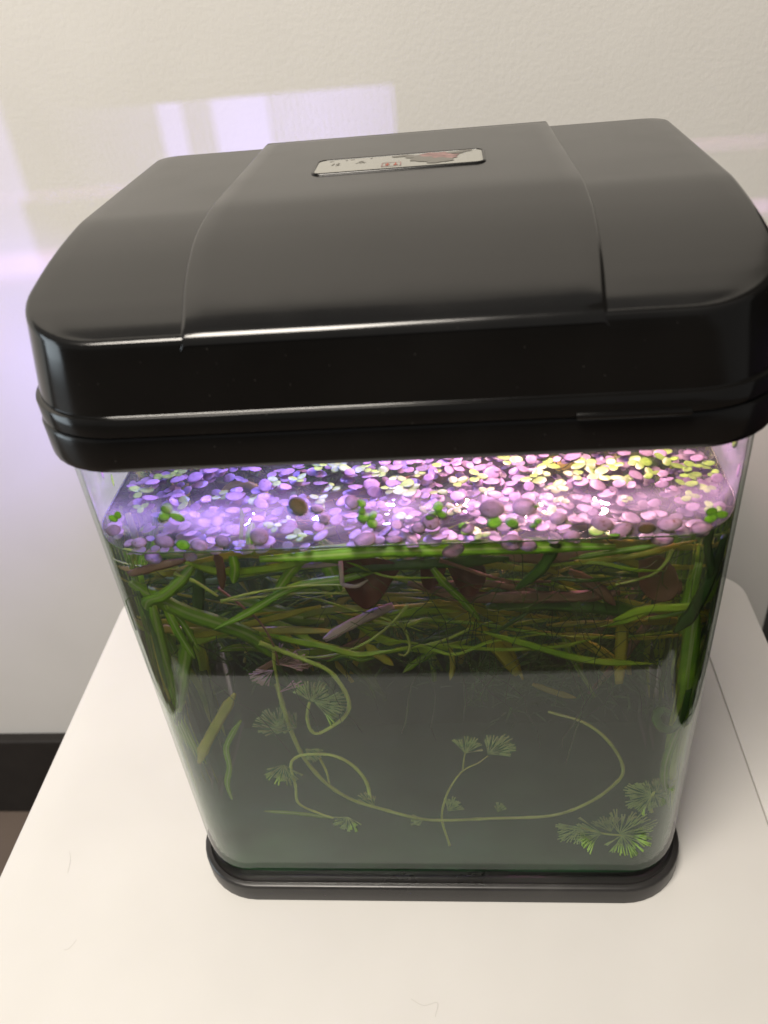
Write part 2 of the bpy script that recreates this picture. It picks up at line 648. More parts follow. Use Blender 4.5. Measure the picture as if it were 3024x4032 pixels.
def keep_in(p, m=0.0048):
    x = max(-0.1172 + m, min(0.1172 - m, p.x))
    cx, cy, rr = 0.1172 - 0.026, 0.0056 + 0.026, 0.026 - m
    y = max(p.y, 0.0056 + m - 0.0008)
    if abs(x) > cx and y < cy:
        d = Vector((abs(x) - cx, cy - y))
        if d.length > rr:
            d *= rr / d.length
            x, y = math.copysign(cx + d.x, x), cy - d.y
    return Vector((x, y, p.z))


def px_path(seq):
    return [keep_in(at(u, v, y)) for u, v, y in seq]


# ================================================================== the setting
YW = 0.33          # wall plane
ZF = -0.395        # floor
w = link('wall', box_mesh(-3.2, 1.6, YW, YW + 0.05, ZF, 0.76), MT['wall'], smooth=False)
tag(w, kind='structure')
f = link('floor', box_mesh(-3.2, 1.6, -4.0, YW, ZF - 0.05, ZF), MT['floor'], smooth=False)
tag(f, kind='structure')
bb = link('baseboard', box_mesh(-3.2, 0.272, YW - 0.012, YW + 0.01, ZF + 0.0005, ZF + 0.122, 0.002), MT['skirt'], smooth=False)
tag(bb, kind='structure')

# ------------------------------------------------------------------ side cabinet at the right edge
cab = empty('dark_cabinet', (0.40, 0.2, ZF))
tag(cab, 'black cabinet standing to the right of the white table against the wall', 'cabinet')
child('body', box_mesh(0.274, 0.62, -0.02, 0.328, ZF + 0.03, 1.35, 0.003), MT['cabinet'], cab, False)
child('plinth', box_mesh(0.29, 0.60, 0.0, 0.325, ZF, ZF + 0.03), MT['cabinet'], cab, False)
child('door', box_mesh(0.279, 0.615, -0.036, -0.0205, ZF + 0.04, 1.34, 0.002), MT['cabinet'], cab, False)

# ------------------------------------------------------------------ table
TX0, TX1, TY0, TY1 = -0.2305, 0.2080, -0.137, 0.239
tab = empty('side_table', (0, 0.05, ZF))
tag(tab, 'small white laminate table with rounded corners carrying the fish tank', 'table')


def part_outline(xa, xb):
    full = rrect(TX0, TX1, TY0, TY1, 0.03, 0.022, 9)
    if xa is None:      # main board: left corners rounded, right side straight
        pts = [p for p in full if p[0] < 0]
        fl = [p for p in full[:9]]
        bl = [p for p in full[27:]]
        return fl + [(xb, TY0), (xb, TY1)] + bl
    fr = full[9:18]
    br = full[18:27]
    return [(xa, TY0)] + fr + br + [(xa, TY1)]


def ngon_slab(out, z0, z1, bev=0.002):
    bm = bmesh.new()
    vs_ = [bm.verts.new((x, y, z0)) for x, y in out]
    fc = bm.faces.new(vs_)
    r = bmesh.ops.extrude_face_region(bm, geom=[fc])
    up = [v for v in r['geom'] if isinstance(v, bmesh.types.BMVert)]
    bmesh.ops.translate(bm, vec=(0, 0, z1 - z0), verts=up)
    bmesh.ops.recalc_face_normals(bm, faces=bm.faces)
    ed = [e for e in bm.edges if abs(e.verts[0].co.z - e.verts[1].co.z) < 1e-6]
    if bev:
        bmesh.ops.bevel(bm, geom=ed, offset=bev, segments=3, affect='EDGES', profile=0.5)
    me = bpy.data.meshes.new('slab')
    bm.to_mesh(me)
    bm.free()
    return me


sharp(child('top_board', ngon_slab(part_outline(None, 0.1692), -0.018, 0.0, 0.0006), MT['table'], tab))
sharp(child('top_board', ngon_slab(part_outline(0.1698, None), -0.018, 0.0, 0.0006), MT['table'], tab))
child('apron', box_mesh(TX0 + 0.05, TX1 - 0.05, TY0 + 0.05, TY1 - 0.05, -0.055, -0.0185), MT['table'], tab, False)
for lx in (TX0 + 0.075, TX1 - 0.075):
    for ly in (TY0 + 0.075, TY1 - 0.075):
        child('leg', box_mesh(lx - 0.016, lx + 0.016, ly - 0.016, ly + 0.016, ZF, -0.0555, 0.002), MT['table'], tab, False)

# ================================================================== fish tank
HW, YT, YB, RT = 0.1172, 0.0056, 0.1860, 0.026
ZP = 0.0116           # plinth height
ZG1 = 0.2600          # upper end of the glass
ZW = 0.2172           # water level
TH = 0.0013
tank = empty('fish_tank', (0, 0.09, 0))
tag(tank, 'small rounded-corner glass fish tank with black base standing on the white table', 'fish tank')
# plinth: rounded outer wall, narrow bead, recessed shelf under the glass
PW, PY1 = 0.1205, 0.192
rg = []
for o_, z in ((0.0010, 0.0), (0.0, 0.0008), (0.0, ZP - 0.0016), (0.0004, ZP - 0.0006), (0.0013, ZP), (0.0030, ZP + 0.0001), (0.0036, ZP - 0.0008), (0.0046, ZP - 0.0010), (0.0075, ZP - 0.0010)):
    rg.append(ring(-PW + o_, PW - o_, o_, PY1 - o_, 0.031 - o_, 0.012 - o_, z, 11))
sharp(child('base', loft(rg, True, True), MT['base'], tank), 50)
# glass wall: outer and inner skin, polished upper edge
go = [ring(-HW, HW, YT, YB, RT, 0.010, z, 13) for z in (ZP - 0.0008, 0.07, 0.14, 0.21, ZG1)]
glass = child('glass_wall', loft(go), MT['glass'], tank)
gi = [ring(-HW + TH, HW - TH, YT + TH, YB - TH, RT - TH, 0.010 - TH, z, 13) for z in (ZG1, 0.21, 0.14, 0.07, ZP - 0.0008)]
child('inner_glass_face', loft(gi), MT['glass_in'], tank)
# tank bottom with a layer of mulm, gently uneven
V, F = [], []
nx, ny = 60, 46
for j in range(ny + 1):
    for i in range(nx + 1):
        x = -HW + 0.0035 + (2 * HW - 0.007) * i / nx
        y = YT + 0.0035 + (YB - YT - 0.007) * j / ny
        # stay inside the rounded corners
        r = RT - 0.0035
        cx, cy = HW - 0.0035 - r, YT + 0.0035 + r
        if abs(x) > cx and y < cy:
            dx, dy = abs(x) - cx, cy - y
            d = math.hypot(dx, dy)
            mxd = max(dx, dy)
            if d > 1e-9:
                x = math.copysign(cx + dx * mxd / d, x)
                y = cy - dy * mxd / d
        z = ZP + 0.0008 + 0.0022 * (noise.noise((x * 60, y * 60, 3)) * 0.5 + 0.5)
        V.append((x, y, z))
for j in range(ny):
    for i in range(nx):
        a = j * (nx + 1) + i
        F.append((a, a + 1, a + nx + 2, a + nx + 1))
child('bottom', mesh('bottom', V, F), MT['mulm'], tank)
# black collar round the upper edge of the glass
CW, CY = 0.1222, 0.0015
rg = []
for o_, z in ((0.0042, 0.2562), (0.0036, 0.2549), (0.0012, 0.2547), (0.0002, 0.2556), (0.0, 0.2575), (0.0, 0.2666), (0.0004, 0.2678), (0.0014, 0.2683), (0.0042, 0.2683), (0.0042, 0.2562)):
    rg.append(ring(-CW + o_, CW - o_, CY + o_, 0.1905 - o_, 0.031 - o_, 0.012 - o_, z, 11))
sharp(child('collar', loft(rg), MT['black'], tank), 50)
# misted film on the inside of the pane above the water
fl = [ring(-HW + TH + 0.0004, HW - TH - 0.0004, YT + TH + 0.0004, YB - TH - 0.0004, RT - TH, 0.007, z, 13) for z in (ZW + 0.0006, 0.225, 0.235, 0.2545)]
tag(child('misted_film', loft(fl), MT['film'], tank), kind='stuff')

# scum line where the water meets the glass
sr = []
for k in range(6):
    a = 2 * PI * k / 6
    ins = TH + 0.0004 + 0.00028 * math.cos(a)
    sr.append([(x, y, ZW + 0.0003 + 0.0003 * math.sin(a) + 0.0004 * noise.noise((x * 90, y * 90, 5))) for x, y in rrect(-HW + ins, HW - ins, YT + ins, YB - ins, RT - ins, 0.0075, 13)])
child('scum_line', loft(sr, closed=True), MT['thread'], tank)

# ------------------------------------------------------------------ water
g_ = 0.0002
wr = [ring(-HW + TH + g_, HW - TH - g_, YT + TH + g_, YB - TH - g_, RT - TH - g_, 0.007, z, 13) for z in (ZP + 0.0002, 0.1, ZW - 0.001, ZW)]
wat = link('water', loft(wr, True, True), MT['water'], smooth=False)
tag(wat, kind='structure')

# ------------------------------------------------------------------ filter box at the back, with added light-shaping parts
flt = empty('filter_box', (-0.035, 0.165, ZP + 0.003))
tag(flt, 'black filter box with added light-blocking slats along the back glass inside the tank', 'filter')
child('housing', box_mesh(-0.1120, 0.112, 0.160, 0.180, ZP + 0.004, 0.2305, 0.0008), MT['black'], flt, False)  # height set to cut off the wall patch below
child('light_block', box_mesh(-0.0439, 0.1115, 0.161, 0.181, 0.2305, 0.2545, 0.0008), MT['black'], flt, False)  # added unseen block, gives the wall patch its straight right edge
# added unseen slats with two gaps, break the wall patch into streaks
slat_me = box_mesh(-0.00020, 0.00020, 0.1620, 0.1628, 0.2305, 0.2545)
slat_me2 = box_mesh(-0.00017, 0.00017, 0.1620, 0.1628, 0.2305, 0.2545)
for k in range(66):
    gx = -0.1115 + k * 0.00100
    if -0.0861 < gx < -0.0822 or -0.0773 < gx < -0.0681 or gx > -0.046:
        continue
    o = child('light_slat', slat_me if gx < -0.0773 else slat_me2, MT['black'], flt, False)
    o.location.x += gx

# ================================================================== hood
YF, YH1 = 0.0030, 0.1880
HH = 0.1152
PROF = [(0.0, 0.2980), (0.003, 0.2990), (0.010, 0.3013), (0.02, 0.3040), (0.03, 0.3063), (0.04, 0.3083), (0.05, 0.30995), (0.06, 0.3112), (0.07, 0.3121), (0.078, 0.31265),
        (0.083, 0.3128), (0.088, 0.3127), (0.12, 0.3121), (0.19, 0.3106)]


def prof(y):
    return interp(PROF, y)


hood = empty('tank_hood', (0, 0.09, 0.268))
tag(hood, 'glossy black domed lid with raised centre panel covering the fish tank', 'lid')
BV = 0.0022
RF, RBK = 0.029, 0.010


def half_w(y, hw, yf, yb, rf, rb):
    if y < yf + rf:
        d = rf - (y - yf)
        return hw - rf + math.sqrt(max(0, rf * rf - d * d))
    if y > yb - rb:
        d = rb - (yb - y)
        return hw - rb + math.sqrt(max(0, rb * rb - d * d))
    return hw


ia = BV
yf_, yb_, hw_, rf_, rb_ = YF + ia, YH1 - ia, HH - ia, RF - ia, RBK - ia
rows = []
for k in range(15):
    rows.append(yf_ + rf_ * (1 - math.cos(0.5 * PI * k / 14)))
for k in range(1, 34):
    rows.append(yf_ + rf_ + (yb_ - rb_ - yf_ - rf_) * k / 34)
for k in range(9):
    rows.append(yb_ - rb_ + rb_ * math.sin(0.5 * PI * k / 8))
NC = 36
V, F = [], []
for y in rows:
    h = half_w(y, hw_, yf_, yb_, rf_, rb_)
    for i in range(NC + 1):
        V.append((-h + 2 * h * i / NC, y, prof(y)))
nr = len(rows)
for j in range(nr - 1):
    for i in range(NC):
        a = j * (NC + 1) + i
        F.append((a, a + 1, a + NC + 2, a + NC + 1))
loop = [i for i in range(NC + 1)] + [j * (NC + 1) + NC for j in range(1, nr)] + [(nr - 1) * (NC + 1) + i for i in range(NC - 1, -1, -1)] + [j * (NC + 1) for j in range(nr - 2, 0, -1)]
nl = len(loop)
P2 = [Vector(V[i][:2]) for i in loop]
NR = []
for i in range(nl):
    t = (P2[(i + 1) % nl] - P2[i - 1]).normalized()
    NR.append(Vector((t.y, -t.x)))
prev = loop
wall_rows = []
for k in range(1, 6):
    a = 0.5 * PI * k / 5
    wall_rows.append((BV * math.sin(a), BV * math.sin(a), None, BV * (1 - math.cos(a))))
for t in (0.25, 0.5, 0.75, 1.0):
    wall_rows.append((BV + 0.0046 * t, BV + 0.0014 * t, t, 0))
FZ = 0.2755
e0, e1 = BV + 0.0046, BV + 0.0014
for dx, z in ((0.0002, FZ), (0.0011, FZ - 0.0001), (0.0015, FZ - 0.0003), (0.0017, FZ - 0.0007), (0.0017, 0.2692), (0.0012, 0.2687), (-0.0010, 0.2687), (-0.002, 0.2700)):
    wall_rows.append((e0 + dx, e1 + dx, 'abs', z))
for ox, oy, t, z in wall_rows:
    cur = []
    for i in range(nl):
        pz = prof(P2[i].y)
        if t is None:
            zz = pz - z
        elif t == 'abs':
            zz = z
        else:
            zz = (pz - BV) + (FZ + 0.0002 - (pz - BV)) * t
        cur.append(len(V))
        V.append((P2[i].x + NR[i].x * ox, P2[i].y + NR[i].y * oy, zz))
    for i in range(nl):
        j = (i + 1) % nl
        F.append((prev[j], prev[i], cur[i], cur[j]))
    prev = cur
shell = child('shell', mesh('shell', V, F), MT['lidtop'], hood)
shell.data.materials.append(MT['lid'])
ntop = (nr - 1) * NC + nl * 3
for pl in shell.data.polygons:
    if pl.index >= ntop:
        pl.material_index = 1
sharp(shell, 33)

# raised centre panel
XL = [(0.003, -0.0582), (0.03, -0.0628), (0.057, -0.0652), (0.083, -0.0648), (0.19, -0.0628)]
XR = [(0.003, 0.0612), (0.03, 0.0634), (0.057, 0.0650), (0.083, 0.0650), (0.19, 0.0626)]


def smooth_tab(tab, y):
    return sum(interp(tab, y + d) for d in (-0.008, -0.004, 0, 0.004, 0.008)) / 5


def rise(y):
    return interp([(0.0, 0.0009), (0.02, 0.0013), (0.06, 0.0019), (0.09, 0.0024), (0.19, 0.0026)], y)


V, F = [], []
yrows = [(YF - 0.0003, -0.0026), (YF + 0.0004, -0.0009), (YF + 0.0016, -0.0002)] + [(YF + 0.004 + (YH1 - 0.0042 - YF - 0.004) * k / 40, 0.0) for k in range(41)] + [(YH1 - 0.0030, -0.0004), (YH1 - 0.0024, -0.0014), (YH1 - 0.0022, -0.0045)]
for y, dz in yrows:
    l, r_ = smooth_tab(XL, y), smooth_tab(XR, y)
    h = rise(y)
    cols = [(l - 0.0013, -0.0006), (l - 0.0006, h * 0.45), (l - 0.0001, h * 0.85), (l + 0.0006, h)]
    cols += [(l + 0.0006 + (r_ - l - 0.0012) * k / 20, h) for k in range(1, 20)]
    cols += [(r_ - 0.0006, h), (r_ + 0.0001, h * 0.85), (r_ + 0.0006, h * 0.45), (r_ + 0.0013, -0.0006)]
    for x, hh in cols:
        V.append((x, y, prof(y) + hh + dz))
nc = len(cols)
for j in range(len(yrows) - 1):
    for i in range(nc - 1):
        a = j * nc + i
        F.append((a, a + 1, a + nc + 1, a + nc))
pan = child('centre_panel', mesh('panel', V, F), MT['lidtop'], hood)
sharp(pan, 55)

# emblem plate let into the panel
PX0, PX1, PYA, PYB = -0.0335, 0.0335, 0.1140, 0.1375


def top_z(y, d):
    return prof(y) + rise(y) + d


def ring_on(o_, d, r=0.004):
    return [(x, y, top_z(y, d)) for x, y in rrect(PX0 + o_, PX1 - o_, PYA + o_, PYB - o_, r - o_, r - o_, 6)]


plate = child('emblem_plate', loft([ring_on(0.0008, -0.0002), ring_on(0.0008, 0.0003), ring_on(0.0011, 0.00045), ring_on(0.002, 0.0005)], False, True), MT['plate'], hood, True)
plate['label'] = 'cream printed plate with ink flower and small red seal'
child('frame', loft([ring_on(-0.0003, -0.0003), ring_on(-0.0002, 0.0003), ring_on(0.0004, 0.0007), ring_on(0.0009, 0.0006), ring_on(0.0010, 0.0002)]), MT['black'], plate)


def print_patch(name, pts, m, lift=0.00062):
    me = mesh(name, [(x, y, top_z(y, lift)) for x, y in pts], [tuple(range(len(pts)))])
    return child(name, me, m, plate, False)


def blob(cx, cy, rx, ry, seed, n=14):
    return [(cx + rx * math.cos(2 * PI * k / n) * (1 + 0.22 * math.sin(3 * k + seed)), cy + ry * math.sin(2 * PI * k / n) * (1 + 0.22 * math.cos(2 * k + seed))) for k in range(n)]


def stroke(x0, y0, x1, y1, wd):
    d = Vector((x1 - x0, y1 - y0))
    n_ = Vector((-d.y, d.x)).normalized() * wd / 2
    return [(x0 - n_.x, y0 - n_.y), (x1 - n_.x * .5, y1 - n_.y * .5), (x1 + n_.x * .5, y1 + n_.y * .5), (x0 + n_.x, y0 + n_.y)]


for s in ((-0.0265, .1262, -0.0257, .1295), (-0.0250, .1280, -0.0232, .1287), (-0.0242, .1255, -0.0240, .1300), (-0.0250, .1258, -0.0230, .1262),
          (-0.0160, .1290, -0.0140, .1300), (-0.0155, .1270, -0.0130, .1278), (-0.0150, .1300, -0.0135, .1266), (-0.0170, .1268, -0.0152, .1282),
          (-0.0195, .1335, -0.0180, .1342), (-0.0215, .1330, -0.0207, .1340), (-0.0115, .1335, -0.0110, .1346), (-0.0280, .1330, -0.0262, .1336)):
    print_patch('brush_stroke', stroke(*s, 0.0008), MT['ink'])
# red seal
sx, sy, sw, sh = -0.0062, 0.1178, 0.0072, 0.0060
for a in ((sx, sy, sx + sw, sy, .0006), (sx, sy + sh, sx + sw, sy + sh, .0006), (sx, sy, sx, sy + sh, .0006), (sx + sw, sy, sx + sw, sy + sh, .0006)):
    print_patch('seal_edge', stroke(*a), MT['rose'], 0.00064)
for a in ((sx + .0012, sy + .0035, sx + .0030, sy + .0037, .0009), (sx + .0021, sy + .0012, sx + .0021, sy + .0050, .0008), (sx + .0012, sy + .0018, sx + .0030, sy + .0020, .0008), (sx + .0044, sy + .0018, sx + .0062, sy + .0020, .0012), (sx + .0052, sy + .0012, sx + .0052, sy + .0050, .0008)):
    print_patch('seal_stroke', stroke(*a), MT['red'], 0.00066)
for cx, cy, rx, ry, mm, sd in ((0.001, .1335, .0042, .0016, 'ink', 1), (0.0065, .1305, .0040, .0022, 'ink', 2), (0.0095, .1255, .0052, .0040, 'ink', 4), (0.0155, .1215, .0058, .0040, 'ink', 6),
                               (0.0140, .1310, .0060, .0046, 'rose', 3), (0.0185, .1268, .0050, .0050, 'rose', 5), (0.0225, .1325, .0034, .0018, 'ink', 8), (0.0262, .1347, .0030, .0010, 'ink', 9)):
    print_patch('ink_petal' if mm == 'rose' else 'ink_leaf', blob(cx, cy, rx, ry, sd), MT[mm], 0.00064 + sd * 0.00001)
# lifting tab on the seam
lt = box_mesh(0.0545, 0.0876, -0.0016, 0.004, 0.2687, 0.2706, 0.0005)
sharp(child('lifting_tab', lt, MT['lid'], hood), 40)
# light bar under the hood
bar = child('light_bar', box_mesh(-0.095, 0.095, 0.092, 0.110, 0.2765, 0.2820, 0.001), MT['black'], hood, False)

# light diodes of the bar: violet on the left, pink on the right
for x, c, p in ((-0.085, (0.22, 0.16, 1.0), 0.74), (-0.050, (0.25, 0.19, 1.0), 0.80), (-0.015, (0.50, 0.30, 1.0), 0.74), (0.020, (1.0, 0.34, 0.78), 0.78), (0.052, (1.0, 0.50, 0.60), 0.94), (0.084, (1.0, 0.49, 0.62), 0.78)):
    ld = bpy.data.lights.new('light_diode', 'POINT')
    ld.energy = p
    ld.color = c
    ld.shadow_soft_size = 0.003
    lo = bpy.data.objects.new('light_diode', ld)
    col.objects.link(lo)
    lo.location = (x, 0.101, 0.272)
# added spot imitating bar light mirrored off the water onto the wall
for rx, rp in ((-0.060, 1.9),):
    d_ = bpy.data.lights.new('wall_patch_spot', 'SPOT')
    d_.energy = rp
    d_.color = (0.42, 0.33, 1.0)
    d_.shadow_soft_size = 0.0012
    d_.spot_size = math.radians(110)
    d_.spot_blend = 0.2
    o_ = bpy.data.objects.new('wall_patch_spot', d_)
    col.objects.link(o_)
    o_.location = (rx, 0.102, 0.2198)
    o_.rotation_euler = (Vector((-0.105, 0.33, 0.285)) - o_.location).to_track_quat('-Z', 'Y').to_euler()

# added spot inside the tank, casts a violet glow on the left wall
d_ = bpy.data.lights.new('left_glow_spot', 'SPOT')
d_.energy = 3.8
d_.color = (0.36, 0.25, 1.0)
d_.shadow_soft_size = 0.006
d_.spot_size = math.radians(58)
d_.spot_blend = 1.0
o_ = bpy.data.objects.new('left_glow_spot', d_)
col.objects.link(o_)
o_.location = (-0.092, 0.100, 0.245)
o_.rotation_euler = (Vector((-0.33, 0.33, 0.09)) - o_.location).to_track_quat('-Z', 'Y').to_euler()


# ================================================================== floating plants
def frond_mesh(seed, n=14, dome=0.022):
    rnd = random.Random(seed)
    V = []
    a1, a2, p1 = rnd.uniform(0.02, 0.09), rnd.uniform(0.0, 0.05), rnd.uniform(0, 6)
    asp = rnd.uniform(0.72, 0.95)
    V.append((0, 0, dome))
    for rr, zz in ((0.55, dome * 0.8), (0.94, dome * 0.3), (1.0, -0.012)):
        for k in range(n):
            a = 2 * PI * k / n
            r = rr * (1 + a1 * math.cos(a + p1) + a2 * math.cos(2 * a + 2 * p1))
            V.append((r * math.cos(a), r * asp * math.sin(a), zz + 0.045 * math.sin(2 * a + p1) * rr * rr))
    V.append((0, 0, -0.03))
    F = [(0, 1 + k, 1 + (k + 1) % n) for k in range(n)]
    for q in (0, 1):
        for k in range(n):
            l = (k + 1) % n
            F.append((1 + q * n + k, 1 + (q + 1) * n + k, 1 + (q + 1) * n + l, 1 + q * n + l))
    last = len(V) - 1
    F += [(1 + 2 * n + (k + 1) % n, 1 + 2 * n + k, last) for k in range(n)]
    me = mesh('frond', V, F)
    me.polygons.foreach_set('use_smooth', [True] * len(me.polygons))
    return me


def with_mat(me, m):
    c = me.copy()
    c.materials.clear()
    c.materials.append(m)
    return c


FR = [frond_mesh(i) for i in range(6)]
FP = [with_mat(m, MT['pale']) for m in FR]
FG = [with_mat(m, MT['duck']) for m in FR]
FB = [with_mat(m, MT['brown']) for m in FR]
rnd = random.Random(5)
IX, IY0, IY1 = HW - TH - 0.001, YT + TH + 0.001, 0.150


def inside(x, y, r):
    if abs(x) > IX - r or y < IY0 + r * 0.6 or y > IY1:
        return False
    cx, cy, rr = HW - RT, YT + RT, RT - TH - 0.0008
    if abs(x) > cx and y < cy:
        return math.hypot(abs(x) - cx, cy - y) < rr - r * 0.8
    return True


def place(o, x, y, z, r, tilt=0.2):
    o.location = (x, y, z)
    o.rotation_euler = (rnd.uniform(-tilt, tilt), rnd.uniform(-tilt, tilt), rnd.uniform(0, 2 * PI))
    o.scale = (r, r, r)


def lit(x):
    return 'violet' if x < -0.012 else 'pink'


def zone(x, y):
    cx = ['by the left glass', 'left of the middle', 'at the middle', 'right of the middle', 'by the right glass'][min(4, max(0, int((x + 0.112) / 0.0448)))]
    cy = ['along the front pane', 'midway across the water', 'back beneath the collar'][0 if y < 0.026 else 1 if y < 0.048 else 2]
    return cx, cy


taken = []


def clear(x, y, r, k):
    return all((x - a) ** 2 + (y - b) ** 2 > (k * (r + c)) ** 2 for a, b, c in taken)


# green duckweed rosettes, larger ones placed as seen, the rest scattered
CLUSTER = [(735, 1014, 4, .0030), (820, 1026, 4, .0028), (880, 1060, 4, .0034), (790, 1018, 3, .0026), (645, 1040, 3, .0024), (552, 1078, 2, .0026), (1262, 1008, 4, .0030), (1325, 1012, 4, .0030),
           (1185, 1006, 3, .0028), (1240, 1030, 3, .0030), (1100, 1000, 3, .0028), (1380, 1005, 4, .0028), (1440, 1000, 3, .0028), (1030, 1035, 3, .0026), (1290, 1030, 4, .0030), (690, 1010, 3, .0024), (950, 1018, 2, .0024), (1480, 1015, 3, .0026),
           (600, 1046, 2, .0022), (1350, 1040, 3, .0028), (480, 1075, 3, .0026), (1150, 1040, 3, .0028)]


def rosette(x, y, z, k, r, label, group, tilt=0.2, upright=None, m=FG):
    e = empty('duckweed', (x, y, z))
    tag(e, label, 'duckweed', group)
    a0 = rnd.uniform(0, 6)
    for i in range(k):
        a = a0 + 2 * PI * i / max(k, 3) + rnd.uniform(-0.25, 0.25)
        rr = r * rnd.uniform(0.66, 1.0) * 0.88
        o = bpy.data.objects.new('frond', rnd.choice(m))
        col.objects.link(o)
        o.parent = e
        d = rr * 0.9
        o.location = (d * math.cos(a), d * math.sin(a), rnd.uniform(0, 0.0005))
        o.rotation_euler = (rnd.uniform(-tilt, tilt), rnd.uniform(-tilt, tilt), a)
        o.scale = (rr, rr * 0.92, rr)
    if upright is not None:
        e.rotation_euler = upright
    return e


spots = []
for u, v, k, r in CLUSTER:
    r *= 1.3
    p = atz(u, v, ZW)
    if inside(p.x, p.y, r):
        spots.append((p.x, p.y, k, r))
        taken.append((p.x, p.y, r))
tries = 0
while len(spots) < 78 and tries < 6000:
    tries += 1
    x = rnd.uniform(-IX, IX)
    if rnd.random() > 0.35 + 0.65 * (x + IX) / (2 * IX):
        continue
    y = rnd.uniform(IY0, 0.092)
    r = rnd.uniform(0.0022, 0.0038)
    if inside(x, y, r) and clear(x, y, r, 0.8):
        spots.append((x, y, rnd.choice((2, 3, 3, 4)), r))
        taken.append((x, y, r))
for x, y, k, r in spots:
    n_ = {2: 'two', 3: 'three', 4: 'four'}[k]
    zx, zy = zone(x, y)
    rosette(x, y, ZW + rnd.uniform(0.0007, 0.0014), k, r, f'green {n_}-leaf duckweed floating {zx} {zy}', f'green {n_}-leaf duckweed {zx} {zy}')
# pale round leaves
cnt = 0
tries = 0
while cnt < 298 and tries < 20000:
    tries += 1
    x = rnd.uniform(-IX, IX)
    y = IY0 + (0.086 - IY0) * rnd.random() ** 0.9
    r = rnd.choice((rnd.uniform(0.0019, 0.0028), rnd.uniform(0.0024, 0.0037)))
    # a thinner patch on the left where dark water shows
    if x < -0.02 and noise.noise((x * 45, y * 45, 7)) > 0.12 and rnd.random() < 0.75:
        continue
    if not inside(x, y, r) or not clear(x, y, r, 0.52):
        continue
    taken.append((x, y, r))
    o = bpy.data.objects.new('floating_leaf', rnd.choice(FP))
    col.objects.link(o)
    place(o, x, y, ZW + rnd.uniform(0.0004, 0.0016), r, 0.28)
    zx, zy = zone(x, y)
    sz = 'small' if r < 0.0024 else 'middling' if r < 0.0029 else 'large'
    tag(o, f'{sz} pale {lit(x)}-lit round leaf floating {zx} {zy}', 'floating leaf', f'{sz} pale leaves {zx} {zy}')
    cnt += 1
# the many leaves underneath
V, F = [], []
for i in range(1900):
    x = rnd.uniform(-IX, IX)
    y = rnd.uniform(IY0, IY1)
    r = rnd.uniform(0.0018, 0.0030)
    if not inside(x, y, r):
        continue
    if x < -0.02 and noise.noise((x * 45, y * 45, 7)) > 0.12 and rnd.random() < 0.55:
        continue
    b = len(V)
    R3 = Matrix.Rotation(rnd.uniform(0, 6), 3, 'Z') @ Matrix.Rotation(rnd.uniform(-.35, .35), 3, 'X')
    me = rnd.choice(FR)
    z = ZW - rnd.uniform(0.0003, 0.002)
    for q in me.vertices:
        V.append(R3 @ (q.co * r) + Vector((x, y, z)))
    for pl in me.polygons:
        F.append(tuple(b + k for k in pl.vertices))
o = link('sunken_leaf_layer', mesh('sunken', V, F), MT['litter'])
tag(o, 'drowned pale leaves lying just beneath the floating ones', 'leaf litter', kind='stuff')

# leaves clinging upright to the inside of the front pane
YG = YT + TH + 0.0011


def cling(u, v, r, kind, label, name='clinging_leaf', sx=1.0, roll=0.0):
    p = at(u, v, YG)
    o = bpy.data.objects.new(name, rnd.choice({'p': FP, 'g': FG, 'b': FB}[kind]))
    col.objects.link(o)
    o.location = p
    o.rotation_euler = (PI / 2 + rnd.uniform(-0.08, 0.08), roll, rnd.uniform(-0.08, 0.08))
    o.scale = (r * sx * 1.1, r * 1.1, r * 0.6)
    tag(o, label, 'leaf')
    return o


